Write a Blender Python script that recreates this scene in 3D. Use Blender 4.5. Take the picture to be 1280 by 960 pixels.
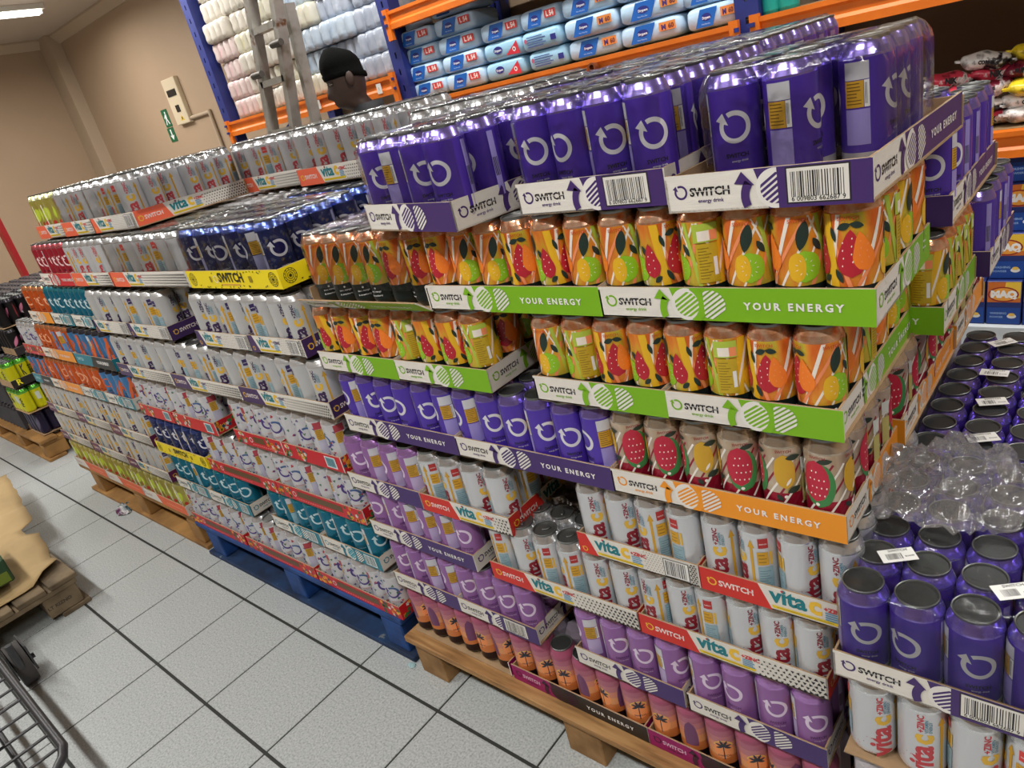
import bpy, bmesh, math, random
from math import sin, cos, pi, radians
from mathutils import Vector, Matrix
random.seed(7)
sc = bpy.context.scene
for o in list(bpy.data.objects): bpy.data.objects.remove(o)
COL = sc.collection

# ------------------------------------------------------------------ camera
# world: X along the stack fronts, Y into the stacks, Z up (metres); solved from the floor grid and the trays
CAM = (0.2382, -0.8699, 1.5559); FPX = 889.26
RC = ((0.7519, 0.6193, -0.2261), (0.0956, -0.4417, -0.8921), (-0.6523, 0.6491, -0.3913))
cd = bpy.data.cameras.new('camera'); cam = bpy.data.objects.new('camera', cd); COL.objects.link(cam)
r0, r1, r2 = [Vector(r).normalized() for r in RC]
m = Matrix((( r0.x, -r1.x, -r2.x, CAM[0]), (r0.y, -r1.y, -r2.y, CAM[1]), (r0.z, -r1.z, -r2.z, CAM[2]), (0, 0, 0, 1)))
cam.matrix_world = m
cd.sensor_fit = 'HORIZONTAL'; cd.sensor_width = 36; cd.lens = FPX / 1280 * 36; cd.clip_start = .02
sc.camera = cam
def ray(u, v):
    a, b = (u - 640) / FPX, (v - 480) / FPX
    return r0 * a + r1 * b + r2
def on_y(u, v, y): d = ray(u, v); return Vector(CAM) + d * ((y - CAM[1]) / d.y)
def on_z(u, v, z): d = ray(u, v); return Vector(CAM) + d * ((z - CAM[2]) / d.z)
def on_x(u, v, x): d = ray(u, v); return Vector(CAM) + d * ((x - CAM[0]) / d.x)

# ------------------------------------------------------------------ world, exposure
w = bpy.data.worlds.new('world'); sc.world = w; w.use_nodes = True
bg = w.node_tree.nodes['Background']; bg.inputs[0].default_value = (1, .97, .92, 1); bg.inputs[1].default_value = 0.0
sc.view_settings.view_transform = 'Standard'; sc.view_settings.look = 'None'
sc.view_settings.gamma = 1; sc.view_settings.use_curve_mapping = False
sc.view_settings.exposure = -0.35
sc.cycles.caustics_reflective = False; sc.cycles.caustics_refractive = False
LAMP_W = 46.0
CEIL = 3.14

# ------------------------------------------------------------------ materials
def lin(c):
    return tuple(((x / 255) / 12.92 if x / 255 <= .04045 else ((x / 255 + .055) / 1.055) ** 2.4) for x in c[:3])
MATS = {}
def M(name, rgb=None, rough=.5, metal=0., noise=.0, scale=20., bump=0., bscale=40., spec=.5, emit=0., coat=0., stretch=None, cols=None):
    if name in MATS: return MATS[name]
    mt = bpy.data.materials.new(name); mt.use_nodes = True; nt = mt.node_tree; b = nt.nodes['Principled BSDF']
    c = lin(rgb); b.inputs['Base Color'].default_value = (*c, 1)
    b.inputs['Roughness'].default_value = rough; b.inputs['Metallic'].default_value = metal
    b.inputs['Specular IOR Level'].default_value = spec; b.inputs['Coat Weight'].default_value = coat
    tc = None
    def coord():
        nonlocal tc
        if tc is None:
            t = nt.nodes.new('ShaderNodeTexCoord'); mp = nt.nodes.new('ShaderNodeMapping')
            if stretch: mp.inputs['Scale'].default_value = stretch
            nt.links.new(t.outputs['Object'], mp.inputs[0]); tc = mp
        return tc.outputs[0]
    if noise or cols:
        n = nt.nodes.new('ShaderNodeTexNoise'); n.inputs['Scale'].default_value = scale; n.inputs['Detail'].default_value = 4
        nt.links.new(coord(), n.inputs['Vector'])
        r = nt.nodes.new('ShaderNodeValToRGB')
        if cols:
            e = r.color_ramp.elements
            e[0].position = cols[0][0]; e[0].color = (*lin(cols[0][1]), 1); e[1].position = cols[-1][0]; e[1].color = (*lin(cols[-1][1]), 1)
            for p, cc in cols[1:-1]: x = e.new(p); x.color = (*lin(cc), 1)
        else:
            e = r.color_ramp.elements; e[0].position = .3; e[1].position = .7
            e[0].color = (*[x * (1 - noise) for x in c], 1); e[1].color = (*[min(1, x * (1 + noise)) for x in c], 1)
        nt.links.new(n.outputs[0], r.inputs[0]); nt.links.new(r.outputs[0], b.inputs['Base Color'])
    if bump:
        n2 = nt.nodes.new('ShaderNodeTexNoise'); n2.inputs['Scale'].default_value = bscale; n2.inputs['Detail'].default_value = 3
        nt.links.new(coord(), n2.inputs['Vector']); bp = nt.nodes.new('ShaderNodeBump'); bp.inputs['Strength'].default_value = bump
        bp.inputs['Distance'].default_value = .01
        nt.links.new(n2.outputs[0], bp.inputs['Height']); nt.links.new(bp.outputs[0], b.inputs['Normal'])
    if emit:
        b.inputs['Emission Color'].default_value = (*c, 1); b.inputs['Emission Strength'].default_value = emit
    MATS[name] = mt; return mt
def ink(rgb, rough=.45): return M('ink_%d_%d_%d' % tuple(rgb), rgb, rough)
def canm(name, rgb, rough=.32, metal=.45, **k): return M('can_' + name, rgb, rough, metal, **k)

def film_mat(name, base, strength, scale, milk=.03):
    mt = bpy.data.materials.new(name); mt.use_nodes = True; nt = mt.node_tree; nt.nodes.clear()
    out = nt.nodes.new('ShaderNodeOutputMaterial'); mix = nt.nodes.new('ShaderNodeMixShader')
    tr = nt.nodes.new('ShaderNodeBsdfTransparent'); gl = nt.nodes.new('ShaderNodeBsdfGlossy')
    gl.inputs['Roughness'].default_value = .06; gl.inputs['Color'].default_value = (1, 1, 1, 1)
    tr.inputs['Color'].default_value = (.97, .97, .97, 1)
    fr = nt.nodes.new('ShaderNodeFresnel'); fr.inputs['IOR'].default_value = 1.4
    ad = nt.nodes.new('ShaderNodeMath'); ad.operation = 'MULTIPLY_ADD'; ad.inputs[1].default_value = .62; ad.inputs[2].default_value = base; ad.use_clamp = True
    n = nt.nodes.new('ShaderNodeTexNoise'); n.inputs['Scale'].default_value = scale; n.inputs['Detail'].default_value = 5; n.inputs['Distortion'].default_value = 1.2
    tc = nt.nodes.new('ShaderNodeTexCoord'); nt.links.new(tc.outputs['Object'], n.inputs['Vector'])
    bp = nt.nodes.new('ShaderNodeBump'); bp.inputs['Strength'].default_value = strength; bp.inputs['Distance'].default_value = .012
    nt.links.new(n.outputs[0], bp.inputs['Height'])
    for x in (gl, fr): nt.links.new(bp.outputs[0], x.inputs['Normal'])
    nt.links.new(fr.outputs[0], ad.inputs[0]); nt.links.new(ad.outputs[0], mix.inputs[0])
    df = nt.nodes.new('ShaderNodeBsdfDiffuse'); df.inputs['Color'].default_value = (.9, .9, .92, 1); m2 = nt.nodes.new('ShaderNodeMixShader'); m2.inputs[0].default_value = milk; nt.links.new(bp.outputs[0], df.inputs['Normal'])
    nt.links.new(tr.outputs[0], m2.inputs[1]); nt.links.new(df.outputs[0], m2.inputs[2]); nt.links.new(m2.outputs[0], mix.inputs[1]); nt.links.new(gl.outputs[0], mix.inputs[2]); nt.links.new(mix.outputs[0], out.inputs[0])
    MATS[name] = mt; return mt
FILM = film_mat('shrink_film', .0, .55, 15, .0); CRUMPLE = film_mat('crumpled_film', .12, 1.0, 20, .16)

# ------------------------------------------------------------------ mesh builder
class G:
    def __init__(s): s.v = []; s.f = []; s.m = []; s.s = []; s.mats = []
    def mi(s, mt):
        if mt not in s.mats: s.mats.append(mt)
        return s.mats.index(mt)
    def face(s, pts, mt, smooth=False):
        i = len(s.v); s.v.extend([tuple(p) for p in pts]); s.f.append(tuple(range(i, i + len(pts)))); s.m.append(s.mi(mt)); s.s.append(smooth); return s
    def mesh(s, vs, fs, mt, smooth=False):
        i = len(s.v); s.v.extend([tuple(p) for p in vs]); k = s.mi(mt)
        for f in fs: s.f.append(tuple(i + a for a in f)); s.m.append(k); s.s.append(smooth)
        return s
    def box(s, a, b, mt, tf=None):
        x0, y0, z0 = a; x1, y1, z1 = b
        vs = [(x0, y0, z0), (x1, y0, z0), (x1, y1, z0), (x0, y1, z0), (x0, y0, z1), (x1, y0, z1), (x1, y1, z1), (x0, y1, z1)]
        if tf: vs = [tf(Vector(p)) for p in vs]
        return s.mesh(vs, [(0, 3, 2, 1), (4, 5, 6, 7), (0, 1, 5, 4), (1, 2, 6, 5), (2, 3, 7, 6), (3, 0, 4, 7)], mt)
    def bbox(s, a, b, mt, r=.004, tf=None):   # box with chamfered edges
        x0, y0, z0 = a; x1, y1, z1 = b
        bm = bmesh.new(); bmesh.ops.create_cube(bm, size=1)
        for v in bm.verts: v.co = Vector(((x0 + x1) / 2 + v.co.x * (x1 - x0), (y0 + y1) / 2 + v.co.y * (y1 - y0), (z0 + z1) / 2 + v.co.z * (z1 - z0)))
        bmesh.ops.bevel(bm, geom=bm.edges[:], offset=r, segments=1, affect='EDGES')
        bm.verts.index_update()
        vs = [tf(v.co.copy()) if tf else v.co.copy() for v in bm.verts]; fs = [[v.index for v in f.verts] for f in bm.faces]
        bm.free(); return s.mesh(vs, fs, mt)
    def tube(s, pts, r, mt, n=8, cap=True, smooth=True):
        pts = [Vector(p) for p in pts]; rr = r if isinstance(r, (list, tuple)) else [r] * len(pts)
        rings = []; up = None
        for i, p in enumerate(pts):
            d = (pts[min(i + 1, len(pts) - 1)] - pts[max(i - 1, 0)]).normalized()
            if up is None:
                up = Vector((0, 0, 1)) if abs(d.z) < .9 else Vector((1, 0, 0))
            a = d.cross(up).normalized(); up = a.cross(d).normalized()
            rings.append([p + (a * cos(2 * pi * k / n) + up * sin(2 * pi * k / n)) * rr[i] for k in range(n)])
        vs = [q for R in rings for q in R]; fs = []
        for i in range(len(pts) - 1):
            for k in range(n): fs.append((i * n + k, (i + 1) * n + k, (i + 1) * n + (k + 1) % n, i * n + (k + 1) % n)[::-1])
        s.mesh(vs, fs, mt, smooth)
        if cap: s.mesh(rings[0], [tuple(range(n))], mt); s.mesh(rings[-1], [tuple(range(n))[::-1]], mt)
        return s
    def loft(s, rings, mt, smooth=True, closed=True, cap=True):
        n = len(rings[0]); vs = [q for R in rings for q in R]; fs = []
        for i in range(len(rings) - 1):
            for k in range(n if closed else n - 1):
                fs.append((i * n + k, i * n + (k + 1) % n, (i + 1) * n + (k + 1) % n, (i + 1) * n + k))
        if cap: fs.append(tuple(range(n))[::-1]); fs.append(tuple((len(rings) - 1) * n + k for k in range(n)))
        return s.mesh(vs, fs, mt, smooth)
    def data(s, name):
        me = bpy.data.meshes.new(name); me.from_pydata(s.v, [], s.f)
        for mt in s.mats: me.materials.append(mt)
        me.polygons.foreach_set('material_index', s.m); me.polygons.foreach_set('use_smooth', s.s); me.update(); return me
def ob(name, data, parent=None, loc=(0, 0, 0), rot=(0, 0, 0), scale=None):
    o = bpy.data.objects.new(name, data); COL.objects.link(o); o.location = loc; o.rotation_euler = rot
    if scale: o.scale = scale
    if parent: o.parent = parent
    return o
def tag(o, label, cat, group=None):
    o['label'] = label; o['category'] = cat
    if group: o['group'] = group
    return o
def struct(o, label=None):
    o['kind'] = 'structure'
    if label: o['label'] = label
    return o
def thing(name, label, cat, loc=(0, 0, 0), rotz=0, group=None):
    return tag(ob(name, None, None, loc, (0, 0, rotz)), label, cat, group)

# ------------------------------------------------------------------ flat print: lists of (material, polygons in (u, v))
_TX = {}
def text_polys(s, bold=.012, spacing=1.0):
    k = (s, bold, spacing)
    if k not in _TX:
        cu = bpy.data.curves.new('t', 'FONT'); cu.body = s; cu.size = 1; cu.offset = bold; cu.space_character = spacing; cu.resolution_u = 2; cu.align_x = 'LEFT'
        o = bpy.data.objects.new('t', cu); COL.objects.link(o)
        dg = bpy.context.evaluated_depsgraph_get(); me = o.evaluated_get(dg).to_mesh()
        P = [[(me.vertices[i].co.x, me.vertices[i].co.y) for i in f.vertices] for f in me.polygons]
        o.evaluated_get(dg).to_mesh_clear(); bpy.data.objects.remove(o); bpy.data.curves.remove(cu)
        xs = [p[0] for q in P for p in q] or [0]; x0 = min(xs); wd = max(xs) - x0
        _TX[k] = ([[(x - x0, y) for x, y in q] for q in P], wd)
    return _TX[k]
def text(s, u, v, width=None, size=None, bold=.012, spacing=1., rot=0, align='l', shear=0., hs=1.):
    P, wd = text_polys(s, bold, spacing)
    if size is None: size = width / wd
    out = []
    dx = {'l': 0, 'c': -wd / 2, 'r': -wd}[align]
    for q in P:
        o = []
        for x, y in q:
            x = (x + dx + shear * y) * size; y = y * size * hs
            if rot == 90: x, y = -y, x
            elif rot == -90: x, y = y, -x
            elif rot: x, y = x * cos(rot) - y * sin(rot), x * sin(rot) + y * cos(rot)
            o.append((u + x, v + y))
        out.append(o)
    return out
def rect(u0, v0, u1, v1): return [[(u0, v0), (u1, v0), (u1, v1), (u0, v1)]]
def poly(*p): return [list(p)]
def disc(u, v, r, n=28, sy=1.): return [[(u + r * cos(2 * pi * k / n), v + r * sy * sin(2 * pi * k / n)) for k in range(n)]]
def arc(u, v, ro, ri, a0, a1, n=26):
    out = []
    for k in range(n):
        t, t2 = radians(a0 + (a1 - a0) * k / n), radians(a0 + (a1 - a0) * (k + 1) / n)
        out.append([(u + ri * cos(t), v + ri * sin(t)), (u + ro * cos(t), v + ro * sin(t)), (u + ro * cos(t2), v + ro * sin(t2)), (u + ri * cos(t2), v + ri * sin(t2))])
    return out
def ringlogo(u, v, r):      # open ring with an arrow head at its upper left
    P = arc(u, v, r, r * .70, 118, -205, 34)
    a = radians(158); c = (u + r * .87 * cos(a), v + r * .87 * sin(a)); t = radians(158 - 90); nx, ny = cos(a), sin(a); tx, ty = cos(t), sin(t)
    h = r * .52
    P.append([(c[0] - nx * h * .85, c[1] - ny * h * .85), (c[0] + nx * h * .85, c[1] + ny * h * .85), (c[0] + tx * h * 1.15 + nx * h * .25, c[1] + ty * h * 1.15 + ny * h * .25)])
    return P
def hatch(u, v, r, ang, pitch, duty=.56):
    out = []; k = -int(r / pitch); ca, sa = cos(ang), sin(ang)
    while k * pitch < r:
        a, b = k * pitch, (k + duty) * pitch
        if abs(a) < r and abs(b) < r:
            la, lb = math.sqrt(r * r - a * a), math.sqrt(r * r - b * b)
            out.append([(u + x * ca - y * sa, v + x * sa + y * ca) for x, y in ((-la, a), (la, a), (lb, b), (-lb, b))])
        k += 1
    return out
def blob(u, v, ln, ang, wf, n=8, across=1):     # strip shape: centre, length, axis angle (90 = up), half width function on 0..1
    out = []; ca, sa = cos(radians(ang)), sin(radians(ang))
    for k in range(n):
        t0, t1 = k / n, (k + 1) / n
        for j in range(across):
            e0, e1 = -1 + 2 * j / across, -1 + 2 * (j + 1) / across
            q = [((t0 - .5) * ln, e0 * wf(t0)), ((t1 - .5) * ln, e0 * wf(t1)), ((t1 - .5) * ln, e1 * wf(t1)), ((t0 - .5) * ln, e1 * wf(t0))]
            out.append([(u + x * ca - y * sa, v + x * sa + y * ca) for x, y in q])
    return out
def ell(h): return lambda t: h * math.sqrt(max(0, 1 - (2 * t - 1) ** 2)) + 1e-5
def leafw(h): return lambda t: h * sin(pi * t) ** .8 + 1e-5 if 0 < t < 1 else 1e-5
def tear(h): return lambda t: h * (math.sqrt(max(0, 1 - ((t - .62) / .38) ** 2)) if t > .62 else (max(t, 0) / .62) ** .7) + 1e-5
def barcode(u0, v0, u1, v1, seed=1, step=.0016):
    R = random.Random(seed); out = []; u = u0
    while u < u1 - step:
        wd = R.choice((.5, .8, 1.3)) * step; out += rect(u, v0, min(u + wd, u1), v1); u += wd + R.choice((.6, .9, 1.4)) * step
    return out
def tris(u0, v0, u1, v1, p, dens=None):   # field of little triangles
    out = []; R = random.Random(3); j = 0; v = v0
    while v + p < v1 + p * .4:
        u = u0 + (p / 2 if j % 2 else 0)
        while u + p < u1 + p * .3:
            t = (u - u0) / max(1e-6, u1 - u0); s = p * (.42 + .38 * t) if dens is None else p * dens
            a = R.choice((0, 1, 2, 3)) * pi / 2
            c = (u + p / 2, v + p / 2)
            out.append([(max(u0, min(u1, c[0] + s * .62 * cos(a + b))), max(v0, min(v1, c[1] + s * .62 * sin(a + b)))) for b in (.5, .5 + 2.1, .5 + 4.2)])
            u += p
        v += p * .86; j += 1
    return out
def slab(polys, du):       # cut polygons into vertical strips so that they can wrap round a can
    out = []
    for P in polys:
        us = [p[0] for p in P]; a, b = min(us), max(us)
        if b - a <= du * 1.3: out.append(P); continue
        n = math.ceil((b - a) / du)
        for k in range(n):
            l, r = a + (b - a) * k / n, a + (b - a) * (k + 1) / n; Q = P
            for lim, sg in ((l, 1), (r, -1)):
                R = []
                for i in range(len(Q)):
                    p, q = Q[i], Q[(i + 1) % len(Q)]; pi_, qi = sg * (p[0] - lim) >= -1e-9, sg * (q[0] - lim) >= -1e-9
                    if pi_: R.append(p)
                    if pi_ != qi:
                        t = (lim - p[0]) / (q[0] - p[0]); R.append((lim, p[1] + t * (q[1] - p[1])))
                Q = R
                if len(Q) < 3: break
            if len(Q) >= 3: out.append(Q)
    return out
def ccw(P):
    a = sum(P[i][0] * P[(i + 1) % len(P)][1] - P[(i + 1) % len(P)][0] * P[i][1] for i in range(len(P)))
    return P if a > 0 else P[::-1]
def clipv(polys, v0, v1, u0=None, u1=None):
    out = []
    for P in polys:
        Q = P
        for ax, lim, sg in ((1, v0, 1), (1, v1, -1)) + (((0, u0, 1), (0, u1, -1)) if u0 is not None else ()):
            R = []
            for i in range(len(Q)):
                p, q = Q[i], Q[(i + 1) % len(Q)]; a, b = sg * (p[ax] - lim) >= 0, sg * (q[ax] - lim) >= 0
                if a: R.append(p)
                if a != b:
                    t = (lim - p[ax]) / (q[ax] - p[ax]); R.append((p[0] + t * (q[0] - p[0]), p[1] + t * (q[1] - p[1])))
            Q = R
            if len(Q) < 3: break
        if len(Q) >= 3: out.append(Q)
    return out

# ------------------------------------------------------------------ drink cans
CR, CH = .033, .160
PROF = [(.0, .006), (.020, .004), (.0225, .0), (.0245, .0), (.0315, .010), (.033, .014), (.033, .1365), (.0325, .140), (.0300, .147), (.0275, .1525), (.0262, .155)]
LIDP = [(.0258, .154), (.0270, .1575), (.0270, .1595), (.0262, .160), (.0250, .1595), (.0240, .1565), (.0, .1570)]
SEG = 32
def lathe(g, prof, mats, n=SEG):
    for i in range(len(prof) - 1):
        (ra, za), (rb, zb) = prof[i], prof[i + 1]; mt = mats[i] if isinstance(mats, list) else mats
        vs, fs = [], []
        A = [(ra * sin(2 * pi * k / n), -ra * cos(2 * pi * k / n), za) for k in range(n)]
        B = [(rb * sin(2 * pi * k / n), -rb * cos(2 * pi * k / n), zb) for k in range(n)]
        if ra == 0: vs = B + [(0, 0, za)]; fs = [((k + 1) % n, k, n) for k in range(n)]
        elif rb == 0: vs = A + [(0, 0, zb)]; fs = [(k, (k + 1) % n, n) for k in range(n)]
        else: vs = A + B; fs = [(k, (k + 1) % n, n + (k + 1) % n, n + k) for k in range(n)]
        g.mesh(vs, fs, mt, True)
def split_prof(bands):      # bands: [(z_top, material)] from the bottom up; returns profile cut at the band limits with the materials
    pr = [PROF[0]]; ms = []
    zs = [b[0] for b in bands]
    def mat_at(z):
        for zt, mt in bands:
            if z <= zt: return mt
        return bands[-1][1]
    for i in range(len(PROF) - 1):
        (ra, za), (rb, zb) = PROF[i], PROF[i + 1]
        cuts = sorted(z for z in zs if min(za, zb) + 1e-6 < z < max(za, zb) - 1e-6)
        for z in cuts:
            t = (z - za) / (zb - za); pr.append((ra + t * (rb - ra), z))
        pr.append((rb, zb))
    for i in range(len(pr) - 1): ms.append(mat_at(max((pr[i][1] + pr[i + 1][1]) / 2, .0151) if i < 5 else (pr[i][1] + pr[i + 1][1]) / 2))
    return pr, ms
ALU = M('aluminium', (190, 190, 190), .3, .85); LIDM = M('lid_metal', (120, 122, 120), .38, .8); LIDD = M('lid_dark', (70, 72, 72), .42, .6)
WHT = ink((228, 228, 228)); BLK = ink((24, 22, 26)); GOLD = ink((196, 150, 40)); DGR = ink((28, 48, 40))
def info(u, v0, w_, square, gold, block, rnd):
    L = [(square, rect(u - w_ / 2, v0 + .085, u + w_ / 2, v0 + .106)), (gold, rect(u - w_ / 2, v0 + .052, u + w_ * .28, v0 + .084)), (WHT, rect(u + w_ * .30, v0 + .052, u + w_ / 2, v0 + .084)),
         (block, rect(u - w_ / 2, v0 + .006, u + w_ / 2, v0 + .050))]
    R = random.Random(rnd); ln = []
    for k in range(7): ln += rect(u - w_ * .42, v0 + .056 + k * .004, u + w_ * (.0 + .2 * R.random()), v0 + .0572 + k * .004)
    L.append((ink((110, 80, 20)), ln)); L.append((BLK, barcode(u + w_ * .33, v0 + .056, u + w_ * .47, v0 + .081, rnd, .0008)))
    return L
def d_ring(body, top, ringc, pan, bottom=None, txt=BLK, two=True, extra=None):
    bands = ([(.024, bottom)] if bottom else []) + [(.1372, body), (1, top)]
    L = []
    for u in ((0, CR * pi * 1.02) if two else (0,)):
        L += [(ringc, ringlogo(u, .090, .0205)), (txt, text('SWITCH', u, .0515, width=.029, align='c', bold=.03)), (ringc, text('energy drink', u + .003, .0455, width=.021, align='c', bold=.01))]
    L += info(-CR * pi * .52, .028, .030, ink((198, 198, 205)), GOLD, pan, 2)
    L += [(pan, rect(CR * pi * .5 - .005, .028, CR * pi * .5 + .005, .132)), (BLK, barcode(CR * pi * .5 - .004, .06, CR * pi * .5 + .004, .09, 5, .0009))]
    if extra: L += extra
    return bands, L
def d_vitac(letter, body, top, sq, foot):
    L = []; teal = ink((92, 140, 158)); gold = ink((205, 155, 35)); yel = ink((222, 178, 60))
    for u in (0, CR * pi * .98):
        L += [(letter, text('vita', u + .010, .006, width=.066, rot=90, bold=.035)), (yel, text('c', u + .010, .0745, width=.020, rot=90, bold=.045)),
              (letter, text('+ZINC', u - .001, .0985, width=.035, rot=90, bold=.035)), (teal, text('VITAMIN', u + .0045, .0985, width=.026, rot=90, bold=.02) + text('ENERGY', u + .0095, .0985, width=.023, rot=90, bold=.02))]
        L += [(gold, rect(u + .0205, .020, u + .0252, .116) + poly((u + .0170, .112), (u + .0287, .112), (u + .0228, .128)))]
    R = random.Random(4)
    L.append((letter, [q for _ in range(60) for q in disc(R.uniform(-.1, .1), .014 + .035 * R.random() ** 2, .0008, 5)]))
    u = -CR * pi * .6
    L += [(sq, rect(u - .009, .112, u + .007, .131)), (WHT, text('SWITCH', u - .007, .119, width=.012, bold=.02)), (gold, rect(u - .012, .078, u + .006, .104)), (ink((150, 110, 25)), rect(u - .010, .083, u + .002, .085) + rect(u - .010, .09, u + .003, .092) + rect(u - .010, .097, u, .099)),
          (yel, rect(u + .008, .078, u + .012, .104)), (ink((140, 168, 178)), rect(u - .012, .030, u + .012, .074)), (ink((90, 120, 135)), [q for k in range(7) for q in rect(u - .010, .035 + k * .005, u + .008 - .003 * (k % 3), .0362 + k * .005)])]
    return [(.020, foot), (.1372, body), (1, top)], L
def seeds(u, v, n, sx, sy, rnd):
    R = random.Random(rnd); return [q for k in range(n) for q in blob(u + (k % 2 - .5) * sx + R.uniform(-.001, .001), v + (k / (n - 1) - .5) * sy, .0028, 80, ell(.0007), 3)]
def d_fruit():
    red = ink((178, 28, 46)); org = ink((238, 124, 34)); kiwi = ink((140, 190, 30)); yel = ink((226, 176, 30)); wh = ink((235, 226, 214)); pe = ink((236, 140, 92)); olive = ink((190, 160, 30)); lime = ink((170, 190, 66))
    base = M('can_fruit', (230, 140, 40), .3, .35, cols=[(.34, (222, 104, 36)), (.45, (232, 146, 50)), (.53, (216, 176, 46)), (.64, (196, 188, 70)), (.72, (238, 196, 150))], scale=24, stretch=(1, 1, .35))
    L = []
    for c, a, k, wd in ((wh, 62, -.002, .0017), (pe, 70, .03, .0026), (wh, 114, .06, .0016), (wh, 72, -.026, .0026), (pe, 108, -.066, .0026), (wh, 82, -.070, .0026), (wh, 98, .098, .0018), (wh, 66, .016, .0014), (wh, 112, .030, .0012), (pe, 60, -.018, .0022), (yel, 96, -.075, .006), (lime, 100, .030, .003), (yel, 84, .070, .006), (wh, 74, .072, .0018)):
        L.append((c, clipv(blob(k, .09, .100, a, lambda t, w=wd: w, 10), .046, .1365)))
    for u0 in (0, .088):
        L += [(kiwi, blob(u0 + .005, .071, .042, 90, ell(.0195), 10, 5)), (yel, blob(u0 - .004, .071, .040, 90, ell(.0105), 10, 3)), (wh, [q for k in range(9) for q in blob(u0 + .005 + .010 * cos(k * .7), .071 + .010 * sin(k * .7), .004, k * 40, ell(.0005), 2)]),
              (DGR, blob(u0 + .004, .112, .040, 78, leafw(.0075), 8, 2)), (DGR, blob(u0 + .021, .098, .020, 118, leafw(.0042), 8))]
    u0 = -.050
    L += [(red, blob(u0, .088, .060, -90, tear(.0165), 12, 4)), (org, blob(u0 + .013, .090, .050, -82, tear(.0125), 12, 3)), (wh, seeds(u0 - .004, .090, 8, .010, .034, 1)), (pe, seeds(u0 + .014, .092, 8, .008, .03, 2)),
          (DGR, blob(u0 - .007, .122, .016, 20, leafw(.0045), 6) + blob(u0 + .007, .123, .016, 165, leafw(.004), 6) + blob(u0 - .020, .112, .020, 105, leafw(.0032), 6) + blob(u0 - .014, .060, .020, 115, leafw(.0036), 6))]
    u0 = -.089
    L += [(red, blob(u0, .084, .052, -86, tear(.0125), 12, 3)), (wh, seeds(u0, .082, 6, .008, .03, 3)), (DGR, blob(u0 + .008, .056, .014, 40, leafw(.004), 6))]
    u = .052
    L += [(olive, rect(u - .016, .050, u + .013, .106)), (lime, rect(u - .018, .108, u + .015, .134)), (wh, rect(u - .012, .110, u + .004, .124)), (pe, rect(u + .004, .110, u + .014, .124)), (WHT, rect(u + .006, .060, u + .011, .086)),
          (ink((140, 115, 20)), [q for k in range(11) for q in rect(u - .013, .056 + k * .0043, u - .002 + .003 * (k % 3), .0573 + k * .0043)])]
    L += [(WHT, text('kiwi, mango', 0, .030, width=.026, align='c') + text('& strawberry', 0, .021, width=.028, align='c') + text('kiwi, mango', -.09, .030, width=.026, align='c') + text('& strawberry', -.09, .021, width=.028, align='c') + disc(0, .039, .0022, 8) + disc(-.09, .039, .0022, 8))]
    L += [(ink((206, 84, 30)), text('SWITCH', -.052, .1295, width=.024, align='c', bold=.02) + text('SWITCH', .0, .1295, width=.024, align='c', bold=.02))]
    return [(.046, canm('fruit_foot', (26, 36, 34), .35, .3)), (.1372, base), (1, M('can_fruit_top', (238, 190, 150), .2, .8, cols=[(.35, (232, 120, 60)), (.5, (240, 200, 170)), (.65, (225, 150, 100))], scale=40))], L
def d_melon():
    red = ink((186, 34, 60)); gr = ink((60, 130, 70)); yel = ink((206, 160, 44)); wh = ink((236, 230, 222)); dk = ink((38, 52, 40)); wine = ink((140, 24, 48))
    base = M('can_melon', (196, 170, 140), .3, .45, cols=[(.35, (170, 140, 110)), (.5, (205, 186, 165)), (.65, (190, 160, 90))], scale=18, stretch=(1, 1, .3))
    L = []
    for k in range(14): L.append(((wh, wine)[k % 2], clipv(blob(-.1 + k * .0150, .08, .1, 58, lambda t: .0016, 8), .030, .1365)))
    for u0 in (-.052, .06):
        L += [(gr, blob(u0 + .002, .087, .078, 90, ell(.0235), 12, 5)), (red, blob(u0 - .002, .093, .070, 90, ell(.0195), 12, 4)), (wh, [q for k in range(14) for q in blob(u0 - .010 + .0068 * (k % 4) + .003 * (k // 4 % 2), .070 + .013 * (k // 4), .0034, 85, ell(.0011), 3)]), (dk, blob(u0 + .012, .128, .022, 8, leafw(.0045), 6))]
    for u0 in (0, .104):
        L += [(yel, blob(u0, .098, .060, 92, ell(.0150), 10, 4)), (wh, blob(u0 + .005, .080, .016, 60, leafw(.002), 5)), (dk, blob(u0 + .012, .066, .022, 25, leafw(.0055), 6) + blob(u0 + .013, .122, .022, 5, leafw(.005), 6) + blob(u0 - .009, .052, .014, 130, leafw(.004), 6))]
    L += [(wh, disc(0, .054, .003, 8) + disc(.052, .054, .003, 8) + disc(-.052, .054, .003, 8)), (ink((150, 40, 40)), text('SWITCH', 0, .131, width=.022, align='c', bold=.02) + text('SWITCH', -.05, .131, width=.022, align='c', bold=.02))]
    L += [(ink((205, 210, 205)), rect(.024, .095, .038, .118)), (ink((190, 180, 110)), rect(.024, .04, .038, .09))]
    return [(.060, canm('melon_foot', (160, 26, 52))), (.1372, base), (1, M('can_melon_top', (215, 200, 180), .2, .85))], L
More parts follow.
